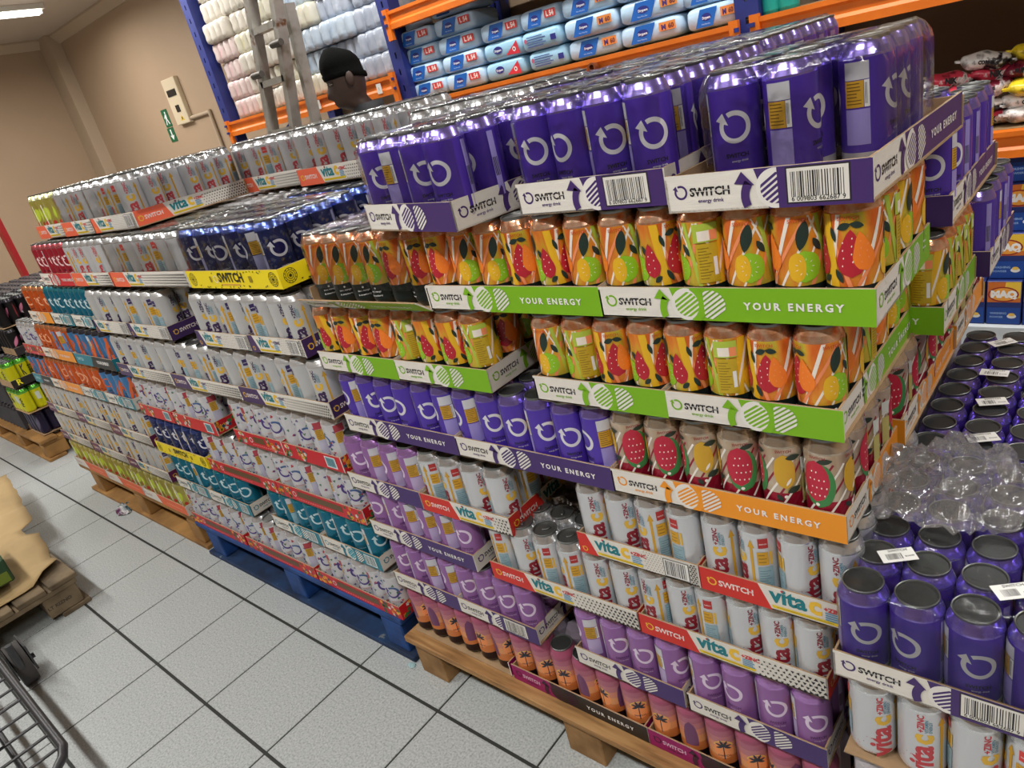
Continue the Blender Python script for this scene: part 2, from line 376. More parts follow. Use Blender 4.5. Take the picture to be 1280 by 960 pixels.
def d_sunset():
    L = [(ink((240, 150, 90)), blob(0, .075, .046, 90, ell(.0205), 10, 4) + blob(.104, .075, .046, 90, ell(.0205), 10, 4)), (ink((236, 190, 90)), arc(0, .082, .0215, .0185, 20, 160, 14) + arc(.104, .082, .0215, .0185, 20, 160, 14))]
    dk = ink((40, 46, 60)); L += [(dk, [q for u in (0, .104) for a in (10, 60, 110, 160, 205, -25) for q in blob(u + .008 * cos(radians(a)), .088 + .008 * sin(radians(a)), .019, a, leafw(.0028), 5)] + rect(-.001, .05, .0012, .088) + rect(.103, .05, .1052, .088))]
    L += [(ink((60, 30, 60)), text('SWITCH', 0, .058, width=.026, align='c', bold=.02)), (ink((215, 205, 205)), rect(.046, .085, .066, .11)), (GOLD, rect(.046, .06, .06, .083)), (WHT, barcode(.04, .03, .06, .045, 3, .001))]
    L += [(canm('sun_band', (120, 70, 110), .35, .3), clipv(blob(-.052, .07, .1, 90, ell(.015), 10, 4), .05, .12))]
    return [(.036, canm('sunset_foot', (44, 28, 30))), (.060, canm('sunset_a', (210, 124, 66), .35, .15)), (.080, canm('sunset_b', (226, 154, 100), .35, .15)), (.097, canm('sunset_c', (214, 140, 116), .35, .15)), (.114, canm('sunset_d', (190, 122, 128), .35, .15)), (.130, canm('sunset_e', (176, 104, 124), .35, .15)), (1, canm('sunset_f', (164, 82, 110), .35, .15))], L
def d_floral():
    body = canm('floral', (206, 206, 210), .35, .25); pur = ink((78, 58, 130)); R = random.Random(9)
    L = [(pur, ringlogo(0, .086, .0205) + ringlogo(.104, .086, .0205)), (ink((70, 100, 150)), arc(0, .086, .0206, .0150, 118, -20, 14) + arc(.104, .086, .0206, .0150, 118, -20, 14)), (ink((190, 130, 130)), text('SWITCH', 0, .049, width=.028, align='c', bold=.02) + text('SWITCH', .104, .049, width=.028, align='c', bold=.02))]
    for c in ((178, 40, 56), (60, 80, 140), (60, 110, 70), (90, 50, 120)):
        P = []
        for k in range(15):
            u, v = R.uniform(-.1, .1), R.uniform(.024, .132)
            if abs(u) < .024 and .05 < v < .11: v = R.uniform(.024, .045)
            for j in range(3): P += blob(u + .0022 * cos(j * 2.1 + k), v + .0022 * sin(j * 2.1 + k), .0055, 120 * j + k * 40, leafw(.0017), 3)
        L.append((ink(c), P))
    L += info(-.052, .028, .026, ink((170, 60, 70)), GOLD, ink((186, 184, 205)), 4)
    return [(.1372, body), (1, canm('floral_top', (222, 222, 224), .25, .7))], L
def d_navy():
    R = random.Random(12); P = []; Q = []
    for k in range(120):
        u, v = R.uniform(-.1037, .1037), R.uniform(.02, .134)
        (P if k % 3 else Q).append(blob(u, v, .009, R.uniform(0, 180), leafw(.0012), 3)[1]); (P if k % 3 else Q).extend(arc(u, v, .004, .003, 0, 300, 7)[:6])
    b, L = d_ring(M('can_navy', (34, 44, 96), .32, .5, noise=.35, scale=30), canm('navy_top', (90, 110, 190), .22, .8), ink((208, 208, 216)), ink((150, 150, 190)))
    return b, [(ink((92, 96, 120)), P), (ink((120, 104, 60)), Q), (canm('navy_disc', (24, 30, 100), .3, .5), blob(0, .09, .046, 90, ell(.022), 10, 5) + blob(.1057, .09, .046, 90, ell(.022), 10, 5))] + L
def d_lime():
    L = [(ink((190, 205, 60)), [q for k in range(6) for q in blob(-.09 + .036 * k, .085, .05, 80, ell(.012), 8, 3)]), (ink((190, 60, 50)), [q for k in range(6) for q in blob(-.075 + .036 * k, .05, .018, 90, ell(.008), 6, 2)]), (ink((240, 236, 220)), [q for k in range(6) for q in rect(-.098 + .036 * k, .03, -.095 + .036 * k, .12)])]
    return [(.03, canm('lime_foot', (190, 120, 40))), (.1372, canm('lime', (180, 168, 84))), (1, canm('lime_top', (214, 214, 150), .25, .7))], L
def d_plain(name, rgb, top, marks):
    return [(.1372, canm(name, rgb, .3, .4)), (1, canm(name + '_top', top, .25, .7))], marks
CANS = {}
def can_data(key, bands, L, lid):
    bodies = []
    for full in (False, True):
        g = G(); pr, ms = split_prof(bands); lathe(g, pr, ms)
        for n, (mt, P) in enumerate(L):
            R = CR + .00020 + .00004 * n
            for q in slab(P, .0030):
                q = ccw(q); g.face([(R * sin(u / CR), -R * cos(u / CR), v) for u, v in q], mt, False)
        if full: lathe(g, LIDP, [LIDM] * 5 + [lid])
        bodies.append(g.data(key + ('_can' if full else '_can_body')))
    gl = G(); lathe(gl, LIDP, [LIDM] * 5 + [lid]); gl_d = gl.data(key + '_lid')
    gt = G(); gt.loft([[(x * .0052 * s, y * .0105 * s - .003, .158 + h) for x, y in [(cos(2 * pi * k / 12), sin(2 * pi * k / 12)) for k in range(12)]] for s, h in ((1, 0), (1, .0016), (.7, .002))], lid)
    CANS[key] = (bodies[0], bodies[1], gl_d, gt.data(key + '_tab'))
pr_ = canm('purple', (80, 52, 168), .3, .22); prt = canm('purple_top', (150, 132, 216), .22, .8)
ll_ = canm('lilac', (148, 100, 162), .32, .2); llt = canm('lilac_top', (186, 140, 208), .25, .7)
vb = canm('vita', (206, 208, 212), .3, .35); vt = canm('vita_top', (222, 224, 226), .22, .8)
SILV = ink((214, 212, 218))
can_data('purple', *d_ring(pr_, prt, SILV, ink((150, 138, 205)), canm('purple_foot', (205, 203, 210), .3, .5)), LIDD)
can_data('lilac', *d_ring(ll_, llt, ink((222, 206, 228)), ink((182, 165, 205)), txt=ink((80, 40, 100))), LIDD)
can_data('vita_red', *d_vitac(ink((138, 28, 44)), vb, vt, ink((176, 44, 44)), canm('vita_foot', (216, 128, 110))), LIDM)
can_data('vita_coral', *d_vitac(ink((190, 62, 70)), vb, vt, ink((214, 62, 56)), canm('vita_foot_b', (210, 206, 206))), LIDM)
can_data('vita_purple', *d_vitac(ink((56, 34, 78)), canm('vitap', (196, 197, 198), .34, .3), canm('vitap_top', (212, 212, 212), .3, .6), ink((52, 38, 92)), canm('vita_foot_c', (196, 194, 198))), LIDM)
can_data('fruit', *d_fruit(), ALU)
can_data('melon', *d_melon(), ALU)
can_data('sunset', *d_sunset(), LIDD)
can_data('floral', *d_floral(), ALU)
can_data('navy', *d_navy(), ALU)
can_data('lime', *d_lime(), ALU)
can_data('teal', *d_ring(canm('teal', (14, 112, 140)), canm('teal_top', (60, 150, 170), .25, .7), ink((190, 214, 220)), ink((140, 180, 196)), txt=ink((20, 70, 90))), LIDM)
can_data('orange', *d_ring(canm('orange', (214, 92, 34)), canm('orange_top', (244, 160, 110), .22, .8), ink((240, 170, 130)), ink((90, 140, 190))), ALU)
can_data('blue_orange', *d_ring(canm('blueor', (72, 130, 186)), canm('blueor_top', (70, 70, 80), .25, .7), ink((214, 100, 50)), ink((214, 100, 50)), extra=[(ink((214, 100, 50)), [q for k in range(5) for q in blob(-.08 + .04 * k, .07, .1, 78, leafw(.006), 8, 2)])]), LIDD)
can_data('crimson', *d_ring(canm('crimson', (176, 40, 58)), canm('crimson_top', (222, 110, 120), .22, .8), ink((230, 200, 200)), ink((200, 150, 150))), ALU)
yl = ink((24, 26, 24))
can_data('pineapple', *d_plain('pine', (206, 204, 20), (90, 170, 60), [(yl, poly((-.010, .05), (-.004, .05), (-.004, .12), (-.010, .12)) + poly((-.004, .095), (.010, .118), (.010, .126), (-.004, .108)) + poly((-.003, .088), (.010, .05), (.003, .05), (-.004, .074))), (yl, text('PINA', .05, .045, width=.06, rot=90, bold=.04)), (ink((190, 200, 190)), rect(-.06, .06, -.035, .11)), (ink((60, 150, 60)), rect(-.1036, .128, .1036, .1365))]), ALU)
can_data('black', *d_plain('blk', (22, 20, 24), (60, 58, 64), [(ink((190, 110, 140)), blob(0, .08, .07, 62, leafw(.010), 8, 3) + blob(.104, .08, .07, 62, leafw(.010), 8, 3)), (ink((120, 30, 36)), blob(-.052, .08, .09, 88, leafw(.004), 8)), (ink((210, 200, 206)), text('R', -.006, .05, width=.012, bold=.04))]), LIDM)
can_data('dark_purple', *d_plain('dkp', (40, 32, 62), (70, 62, 90), [(ink((90, 84, 110)), blob(0, .08, .09, 80, leafw(.011), 8, 3) + blob(.1, .08, .09, 100, leafw(.011), 8, 3))]), LIDM)
CANDESC = {'purple': ('purple_can', 'purple can with white ring arrow'), 'lilac': ('lilac_can', 'lilac can with white ring arrow'), 'vita_red': ('white_vitamin_can', 'white can with red vertical lettering'),
  'vita_coral': ('white_vitamin_can', 'white can with coral-red vertical lettering'), 'vita_purple': ('white_vitamin_can', 'white can with dark purple vertical lettering'), 'fruit': ('fruit_print_can', 'orange fruit-print can with dark foot'),
  'melon': ('watermelon_can', 'watermelon-print can with red foot'), 'sunset': ('sunset_can', 'pink-to-orange sunset can'), 'floral': ('floral_can', 'white flower-print can with purple ring'), 'navy': ('navy_can', 'navy patterned can with white ring'),
  'lime': ('lime_fruit_can', 'yellow-green fruit can'), 'teal': ('teal_can', 'teal can with pale ring'), 'orange': ('orange_can', 'orange can with pale ring'), 'blue_orange': ('blue_can', 'blue can with orange stripes'),
  'crimson': ('crimson_can', 'crimson can with pale rings'), 'pineapple': ('yellow_can', 'bright yellow can with black marks'), 'black': ('black_can', 'black can with pink slash'), 'dark_purple': ('dark_can', 'dark purple can')}
ANG = {'vita_red': (0, 12, 25, 40, 105, 120, -15, 150), 'vita_coral': (0, 15, 30, 40, 110, 120, -15, 175), 'vita_purple': (0, 10, 25, 35, 110, 118, -18, 172, 60), 'floral': (0, 5, -20, 25, 95, 110, 180, 160, -90), 'navy': (0, 15, -25, 100, 180, 30), 'teal': (0, 10, -15, 20, 100, 180), 'crimson': (0, 10, -10), 'purple': (0, 0, 20, -25, 180, 40, -40, 100, 150, -60), 'lilac': (0, -10, 25, -30, 110, 180, 20), 'fruit': (0, 10, 90, 95, 130, -90, 0, 50, 85, 45), 'melon': (90, 0, 90, 10, 100, -20, 170)}
FACE = {'purple': 0}
CORE = {}     # cans hidden inside the stacks, collected as one stuff object for each stack
def place_can(key, loc, ang, s, label, group, lid=False):
    b, full, l, t = CANS[key]; nm = CANDESC[key][0]
    o = ob(nm, b if lid else full, None, loc, (0, 0, ang), (s, s, 1)); tag(o, label, 'can', group)
    if lid:
        q = ob('lid', l, o)
        if lid == 2: ob('tab', t, q)
    return o

# ------------------------------------------------------------------ cardboard trays
CARD = M('cardboard', (168, 138, 104), .85, noise=.10, scale=30, bump=.15, bscale=90)
CARDW = M('cardboard_white', (222, 217, 208), .6, noise=.04, scale=25, bump=.12, bscale=120, stretch=(1, 1, 6))
HH = .050
def sw_panel(w_, h, col, accent=None, energy=True, dark=None, bar=False, txt=None):
    """ring + SWITCH on white, curved arrow, hatched discs, plain colour with YOUR ENERGY"""
    c = ink(col); a = ink(accent or col); wh = ink((226, 222, 216)); tx = txt or BLK; s = h / .05; L = []
    if dark: L.append((c, rect(0, 0, w_, h)))
    cu = .128 * s
    solid = ink(dark) if dark else c
    L += [(solid, clipv(poly((cu + .012, 0), (w_, 0), (w_, h), (cu - .004, h)), 0, h, 0, w_))]
    L += [(a, ringlogo(.022 * s, .027 * s, .0095 * s)), (tx, text('SWITCH', .035 * s, .0215 * s, width=.056 * s, bold=.035)), (a, text('energy drink', .046 * s, .0125 * s, width=.036 * s, bold=.015))]
    L.append((c if dark else wh, rect(.035 * s, .0268 * s, .091 * s, .0275 * s)))
    # curved arrow
    arr = poly((.098 * s, .033 * s), (.1085 * s, .0475 * s), (.124 * s, .030 * s)) + arc(.139 * s, .016 * s, .0335 * s, .0225 * s, 205, 142, 8)
    sub = wh if not dark else a
    L += [(sub, clipv(disc(.150 * s, .0245 * s, .0245 * s, 30), 0, h, 0, w_))]
    L += [(solid, clipv(hatch(.150 * s, .0245 * s, .0190 * s, .62, .0058 * s), 0, h, 0, w_))]
    L += [(solid, clipv(arc(.143 * s, .0245 * s, .036 * s, .0255 * s, -60, 60, 12), .0, h, 0, w_))]
    L += [(sub, clipv(hatch(.187 * s, .0245 * s, .0215 * s, .62, .0058 * s), .0, h, .176 * s, max(w_, .177 * s)))] if w_ > .19 else []
    L += [(a, clipv(arr, .001, h))]
    if energy and w_ > .34: L.append((ink((235, 232, 228)), text('YOUR ENERGY', .234 * s, .0190 * s, width=.130 * s, bold=.035, spacing=1.42)))
    if bar:
        u0 = .165 * s; u1 = min(w_ - .02, .235 * s)
        L += [(solid, rect(u0 - .012, 0, w_, h)), (ink((40, 34, 44)), rect(u0 - .002, .004, u1 + .002, h - .002)), (ink((222, 218, 210)), rect(u0, .006, u1, h - .004)), (BLK, barcode(u0 + .004, .012, u1 - .004, h - .008, 8)), (BLK, text('6 009803 662687 9', u0 + .004, .0072, width=u1 - u0 - .008))]
    return L
def vc_panel(w_, h, col, bar=False):
    c = ink(col); s = h / .05; L = []; teal = ink((14, 120, 130)); yel = ink((236, 190, 50)); red = ink((200, 40, 50)) if col[0] > 120 else ink((70, 60, 110))
    a = .105 * s if not bar else .022 * s; wd = .085 * s if not bar else .080 * s
    L += [(c, poly((0, 0), (a + .022 * s, 0), (a, h), (0, h)))]
    if not bar: L += [(yel, ringlogo(.022 * s, .024 * s, .0085 * s)), (ink((236, 224, 220)), text('SWITCH', .034 * s, .0185 * s, width=.062 * s, bold=.03)), (c, rect(.034 * s, .0238 * s, .097 * s, .0245 * s))]
    else: L += [(yel, ringlogo(.014 * s, .012 * s, .006 * s))]
    u = a + .018 * s
    L += [(teal, text('vita', u, .0195 * s, width=wd * .72, bold=.035, hs=1.05)), (yel, text('c', u + wd * .75, .0195 * s, width=wd * .24, bold=.04, hs=1.1)), (red, disc(u + wd * .262, .0455 * s, .0022 * s, 8))]
    L += [(red, text('+ZINC', u + wd * 1.03, .0310 * s, width=.034 * s, bold=.04)), (ink((90, 150, 185)), [q for k in range(4) for q in rect(u + wd * 1.05, (.013 + .0045 * k) * s, u + wd * 1.05 + (.022 - .003 * (k % 2)) * s, (.0155 + .0045 * k) * s)])]
    L += [(ink((228, 196, 30)), poly((u + .006 * s, .0065 * s), (u + wd * 1.3, .0065 * s), (u + wd * 1.34, .0125 * s), (u + .003 * s, .0125 * s))), (ink((150, 120, 20)), rect(u + .012 * s, .009 * s, u + wd * 1.2, .0102 * s))]
    d0 = u + wd * 1.36 if not bar else u + wd * 1.05 + .026 * s
    if bar:
        b0 = w_ - .066 * s; L += [(BLK, tris(d0, .001, b0 - .002, h - .001, .0062 * s, .35)), (BLK, tris(w_ - .016 * s, .001, w_ - .001, h - .001, .0055 * s, .8)), (ink((40, 40, 44)), rect(b0 - .0015, .005, w_ - .0165 * s, h - .004)), (ink((226, 224, 220)), rect(b0, .0065, w_ - .018 * s, h - .0055)), (BLK, barcode(b0 + .003, .009, w_ - .021 * s, h - .008, 6, .0014))]
    elif d0 < w_ - .01: L.append((BLK, tris(d0, .001, w_ - .001, h - .001, .0098 * s)))
    return L
def yl_panel(w_, h):
    L = [(ink((238, 214, 18)), rect(0, 0, w_, h))]; dk = ink((60, 52, 10)); wh = ink((236, 220, 170))
    for u in ((.03, w_ - .03) if w_ > .2 else (w_ / 2,)):
        for r in (.019, .014, .009): L.append((dk, arc(u, h / 2, r, r - .0016, 0, 360, 22)))
        L.append((dk, [q for k in range(12) for q in blob(u + .0165 * cos(k * pi / 6), h / 2 + .0165 * sin(k * pi / 6), .004, k * 30, leafw(.0012), 3)] + [q for k in range(4) for q in blob(u, h / 2, .014, k * 45, leafw(.0012), 4)]))
    if w_ > .2:
        u = w_ * .34
        L += [(wh, ringlogo(u, h * .52, .011)), (ink((30, 26, 12)), text('SWITCH', u + .014, h * .38, width=w_ * .27, bold=.035)), (ink((214, 150, 90)), rect(u + .02, h * .2, u + w_ * .25, h * .25))]
        R = random.Random(2); P = []
        for k in range(26):
            a, b = R.uniform(.05, w_ - .05), R.choice((R.uniform(.003, .009), R.uniform(h - .009, h - .003)))
            P += blob(a, b, .007, R.choice((0, 40, -40)), leafw(.0016), 3)
        L += [(dk, P), (ink((150, 130, 20)), rect(w_ * .27, h * .35, w_ * .29, h * .68) + rect(w_ * .70, h * .35, w_ * .73, h * .68))]
    return L
def fl_panel(w_, h, bar=False):
    L = [(ink((196, 26, 40)), rect(0, 0, w_, h))]; R = random.Random(int(w_ * 100)); cs = ((236, 180, 40), (230, 226, 220), (50, 120, 60), (30, 90, 110), (236, 150, 40))
    zones = ((.005, .075), (w_ - .085, w_ - .004)) if not bar else ((.005, .04), (.08, .125))
    by = {}
    for a, b in zones:
        for k in range(17):
            u, v = R.uniform(a, b), R.uniform(.006, h - .006); c = R.choice(cs)
            for j in range(5): by.setdefault(c, []).extend(blob(u + .0035 * cos(j * 1.26), v + .0035 * sin(j * 1.26), .008, 72 * j, leafw(.0026), 3))
    for c, P in by.items(): L.append((ink(c), clipv(P, 0, h, 0, w_)))
    if not bar and w_ > .2: L += [(ink((96, 70, 36)), rect(.115, .018, w_ - .10, h - .010)), (WHT, arc(.098, h / 2, .0095, .0070, 0, 360, 20)), (ink((230, 120, 120)), [q for k in range(16) for q in rect(.10 + k * .0125, .008, .109 + k * .0125, .012)])]
    if bar: L += [(WHT, rect(w_ - .075, .007, w_ - .025, h - .007)), (ink((120, 170, 180)), rect(w_ - .071, .010, w_ - .029, h - .010)), (ink((50, 80, 90)), barcode(w_ - .069, .013, w_ - .031, h - .013, 4, .002))]
    return L
def tl_panel(w_, h):
    c = (16, 122, 142); L = sw_panel(w_, h, c, energy=False)
    if w_ > .2: L += [(ink((214, 226, 226)), rect(w_ - .075, .006, w_ - .022, h - .006)), (BLK, barcode(w_ - .072, .009, w_ - .026, h - .009, 7, .0018)), (ink((90, 180, 195)), hatch(.150, .0245, .019, .62, .004))]
    return L
def or_panel(w_, h):
    return [(ink((228, 96, 40)), clipv(poly((w_ * .42, 0), (w_, 0), (w_, h), (w_ * .34, h)), 0, h)), (ink((190, 150, 150)), ringlogo(.02, .025, .009) + text('SWITCH', .034, .019, width=.055, bold=.03)), (ink((236, 150, 110)), rect(w_ * .55, h * .42, w_ * .9, h * .52))]
DES = {'purple': lambda w_, h, b: sw_panel(w_, h, (66, 40, 104), bar=b), 'green': lambda w_, h, b: sw_panel(w_, h, (120, 176, 16)), 'orange': lambda w_, h, b: sw_panel(w_, h, (236, 148, 28)),
       'magenta': lambda w_, h, b: sw_panel(w_, h, (150, 14, 96), accent=(60, 20, 50), dark=(36, 32, 30), txt=ink((225, 190, 210))), 'redwhite': lambda w_, h, b: sw_panel(w_, h, (200, 34, 46)),
       'vred': lambda w_, h, b: vc_panel(w_, h, (204, 42, 32), b), 'vcoral': lambda w_, h, b: vc_panel(w_, h, (236, 104, 72), b), 'vpurple': lambda w_, h, b: vc_panel(w_, h, (64, 40, 92), b), 'vwine': lambda w_, h, b: vc_panel(w_, h, (92, 26, 72), b),
       'yellow': lambda w_, h, b: yl_panel(w_, h), 'floral': lambda w_, h, b: fl_panel(w_, h, b), 'teal': lambda w_, h, b: tl_panel(w_, h), 'coralplain': lambda w_, h, b: or_panel(w_, h),
       'tealblack': lambda w_, h, b: [(ink((16, 122, 142)), rect(0, 0, w_ * .5, h)), (ink((24, 24, 26)), clipv(poly((w_ * .42, 0), (w_, 0), (w_, h), (w_ * .5, h)), 0, h)), (ink((180, 215, 220)), text('SWITCH', .03, .02, width=.07, bold=.03)), (ink((225, 225, 225)), text('YOUR ENERGY', w_ * .58, .02, width=w_ * .3, bold=.04))],
       'pina': lambda w_, h, b: [(ink((28, 26, 24)), rect(0, 0, w_, h)), (ink((236, 224, 30)), text('R', .03, .012, width=.03, bold=.03) + text('PINA', .13, .014, width=.11, bold=.03)), (ink((236, 224, 30)), text('COLADA', .26, .014, width=.12, bold=.03) if w_ > .39 else [])],
       'dark': lambda w_, h, b: [(ink((34, 30, 34)), rect(0, 0, w_, h)), (ink((150, 60, 90)), hatch(w_ / 2, h / 2, .022, .6, .006))], 'plain': lambda w_, h, b: []}
TRAYDESC = {'purple': 'white-and-purple', 'green': 'white-and-green', 'orange': 'white-and-orange', 'magenta': 'magenta-and-black', 'redwhite': 'white-and-red', 'vred': 'red-and-white dotted', 'vcoral': 'coral-and-white dotted', 'vpurple': 'purple-and-white dotted', 'vwine': 'wine-and-white dotted', 'yellow': 'yellow patterned', 'floral': 'red flower-print', 'teal': 'white-and-teal', 'coralplain': 'white-and-coral', 'tealblack': 'teal-and-black', 'pina': 'black with yellow lettering', 'dark': 'dark printed', 'plain': 'plain brown'}
_PAN = {}
def panel(des, w_, h, bar):
    w_ = round(w_, 2); k = (des, w_, h, bar)
    if k not in _PAN:
        g = G(); base = CARDW if des != 'plain' else CARD
        nx = max(2, int(w_ / .02)); R = random.Random(int(w_ * 1000))
        top = [h - .0006 * R.random() for _ in range(nx + 1)]; bot = [.0008 * (i % 2) for i in range(nx + 1)]
        for i in range(nx):
            a, b = w_ * i / nx, w_ * (i + 1) / nx
            g.mesh([(a, -.003, bot[i]), (b, -.003, bot[i + 1]), (b, 0, bot[i + 1]), (a, 0, bot[i]), (a, -.003, top[i]), (b, -.003, top[i + 1]), (b, 0, top[i + 1]), (a, 0, top[i])], [(0, 3, 2, 1), (0, 1, 5, 4), (2, 3, 7, 6)] + ([(3, 0, 4, 7)] if i == 0 else []) + ([(1, 2, 6, 5)] if i == nx - 1 else []), base)
            g.face([(a, -.003, top[i]), (b, -.003, top[i + 1]), (b, 0, top[i + 1]), (a, 0, top[i])], CARD)
        for n, (mt, P) in enumerate(DES[des](w_, h, bar)):
            y = -.0032 - .00010 * n
            for q in P:
                if len(q) >= 3: g.face([(u, y, min(v, h - .0007)) for u, v in ccw(q)], mt)
        _PAN[k] = g.data(des + '_panel')
    return _PAN[k]
_TB = {}
def tray_body(w_, d, walls=True):
    k = (round(w_, 2), round(d, 2), walls)
    if k not in _TB:
        w_, d = k[:2]; g = G(); g.box((0, 0, 0), (w_, d, .003), CARD); g.box((0, d - .003, .003), (w_, d, HH * .9), CARD)
        if walls: g.box((0, 0, .003), (.003, d - .003, HH * .9), CARD)
        _TB[k] = g.data('tray_body')
    return _TB[k]
_FM = {}
def film_mesh(w_, d, top):
    k = (round(w_, 2), round(d, 2), top)
    if k not in _FM:
        w_, d = k[0], k[1]; R = random.Random(5); r = .030
        def ring(ins, z, jit):
            P = []
            x0, x1, y0, y1 = .002 + ins, w_ - .002 - ins, .002 + ins, d - .002 - ins; rr = max(.006, r - ins * .5)
            for cx, cy, a0 in ((x1 - rr, y0 + rr, -90), (x1 - rr, y1 - rr, 0), (x0 + rr, y1 - rr, 90), (x0 + rr, y0 + rr, 180)):
                for t in range(5): a = radians(a0 + 22.5 * t); P.append((cx + rr * cos(a), cy + rr * sin(a), z + R.uniform(-jit, jit)))
                nxt = {-90: (x1, 0), 0: (0, y1), 90: (x0, 0), 180: (0, y0)}[a0]
            Q = []
            for i in range(len(P)):
                a, b = Vector(P[i]), Vector(P[(i + 1) % len(P)]); n = 8 if (b - a).length > .08 else 1
                for t in range(n): q = a.lerp(b, t / n); q.z += R.uniform(-jit, jit); Q.append(tuple(q))
            return Q
        g = G(); g.loft([ring(-.001, .040, .002), ring(-.0015, top - .030, .002), ring(.001, top - .018, .0015), ring(.0075, top - .004, .001), ring(.016, top + .0015, .001), ring(.05, top + .0012, .0018), ring(.09, top + .001, .0018)], FILM, True, True, False)
        n = len(g.v) // 7; g.mesh(g.v[-n:], [tuple(range(n))], FILM, True)
        _FM[k] = g.data('shrink_film')
    return _FM[k]
LAYER = ['bottom', 'second', 'third', 'fourth', 'fifth', 'sixth', 'seventh', 'top']
POS = ['corner', 'second', 'third', 'fourth', 'fifth']
def tray(stack, lay, pos, x0, z, w_, des, can, y0=0, rot=0, tilt=0, rows=1, right=0, lids=0, film=False, skip=(), bar=False, d=None, side=True, n=None, front=True, sdes=None, floor_z=.004, angs=None, fx=0):
    long = w_ > .34
    nx, ny = n or ((6, 4) if long else (4, 6))
    s = max(.98, min(1.09, w_ / nx / .0666)); d = d or ny * .0666 * s
    lp = '%s layer, %s tray, %s' % (lay, pos, stack)
    t = tag(ob('carton_tray', tray_body(w_, d, front), None, (x0, y0, z), (0, 0, rot)), '%s cardboard tray, %s' % (TRAYDESC[des], lp), 'tray')
    if front: ob('front_panel', panel(des, w_, HH, bar), t, (0, .003, 0), (tilt, 0, 0))
    if side: ob('side_panel', panel(sdes or des, d, HH, False), t, (w_ - .003, 0, 0), (0, 0, pi / 2))
    if film: ob('shrink_film', film_mesh(w_ - fx, d, CH + .006), t, (fx, 0, 0))
    ca, sa = cos(rot), sin(rot); R = random.Random(int(abs(x0) * 977 + z * 131 + y0 * 57)); AN = ANG.get(can)
    for j in range(ny):
        for i in range(nx):
            if (i, j) in skip: continue
            lx = w_ * (i + .5) / nx + R.uniform(-.0008, .0008); ly = .0055 + (d - .004) * (j + .5) / ny
            wx, wy = x0 + lx * ca - ly * sa, y0 + lx * sa + ly * ca
            if j < rows or i >= nx - right:
                if angs and j == 0: a = angs[i]
                else: a = R.choice(AN) if AN else R.uniform(-180, 180)
                view = math.atan2(wx - CAM[0], wy - CAM[1])          # shoppers' side of the can: turn to the aisle corner
                place_can(can, (wx, wy, z + floor_z), radians(a + R.uniform(-8, 8)) - view * .75 + rot, s, '%s, %s' % (CANDESC[can][1], lp), '%s cans, %s' % (can.replace('_', ' '), lp), lids)
            else: CORE.setdefault(stack, []).append((wx, wy, z + floor_z))
    return t
def core_fill(stack, x0, x1, y0, y1, zs):
    nx, ny = int((x1 - x0) / .069), int((y1 - y0) / .069)
    for z in zs:
        for i in range(nx):
            for j in range(ny): CORE.setdefault(stack, []).append((x0 + .035 + (x1 - x0 - .07) * i / max(1, nx - 1), y0 + .035 + .069 * j, z + .004))
def core_build(stack, rgb):
    g = G(); mt = M('core_' + stack.replace(' ', '_'), rgb, .35, .4, noise=.2, scale=9); n = 8
    ring = [(cos(2 * pi * k / n), sin(2 * pi * k / n)) for k in range(n)]; vs = []; fs = []; ft = []
    for x, y, z in CORE.get(stack, []):
        b = len(vs)
        for r, h in ((.0325, .002), (.0325, .140), (.026, .156)): vs += [(x + r * c, y + r * s_, z + h) for c, s_ in ring]
        for q in (0, 1):
            for k in range(n): fs.append((b + q * n + k, b + q * n + (k + 1) % n, b + q * n + n + (k + 1) % n, b + q * n + n + k))
        fs.append(tuple(b + 2 * n + k for k in range(n)))
    g.mesh(vs, fs, mt, False)
    o = ob('inner_cans', g.data('inner_cans')); tag(o, 'cans packed behind the front rows of the ' + stack, 'cans'); o['kind'] = 'stuff'

# ------------------------------------------------------------------ room shell
TX, TY, OX, OY = .3577, .3515, -4.7135, -.1061
TILE = M('floor_tile', (186, 190, 190), .34, cols=[(.30, (146, 151, 152)), (.48, (176, 181, 181)), (.70, (196, 200, 198))], scale=170, bump=.02, bscale=200)
GROUT = M('grout', (46, 48, 46), .8)
def floor_material():
    mt = M('far_floor', (170, 174, 172), .4); nt = mt.node_tree; b = nt.nodes['Principled BSDF']
    t = nt.nodes.new('ShaderNodeTexCoord'); mp = nt.nodes.new('ShaderNodeMapping'); br = nt.nodes.new('ShaderNodeTexBrick')
    mp.inputs['Location'].default_value = (-OX, -OY, 0); br.offset = 0; br.inputs['Scale'].default_value = 1; br.inputs['Brick Width'].default_value = TX; br.inputs['Row Height'].default_value = TY
    br.inputs['Mortar Size'].default_value = .0035; br.inputs['Color1'].default_value = (*lin((182, 186, 186)), 1); br.inputs['Color2'].default_value = (*lin((182, 186, 186)), 1); br.inputs['Mortar'].default_value = (*lin((46, 48, 46)), 1)
    nt.links.new(t.outputs['Object'], mp.inputs[0]); nt.links.new(mp.outputs[0], br.inputs[0]); nt.links.new(br.outputs[0], b.inputs['Base Color']); return mt
g = G(); ix0, ix1, iy0, iy1 = -6, 13, -7, 4
X0, X1, Y0, Y1 = OX + ix0 * TX, OX + (ix1 + 1) * TX, OY + iy0 * TY, OY + (iy1 + 1) * TY
ff = floor_material()
for a, b in (((-9.8, -6), (3.5, Y0)), ((-9.8, Y1), (3.5, 3.0)), ((-9.8, Y0), (X0, Y1)), ((X1, Y0), (3.5, Y1))): g.box((a[0], a[1], -.06), (b[0], b[1], 0), ff)
g.box((X0, Y0, -.06), (X1, Y1, -.0022), GROUT)
floor = struct(ob('floor', g.data('floor')), 'speckled grey tiled shop floor')
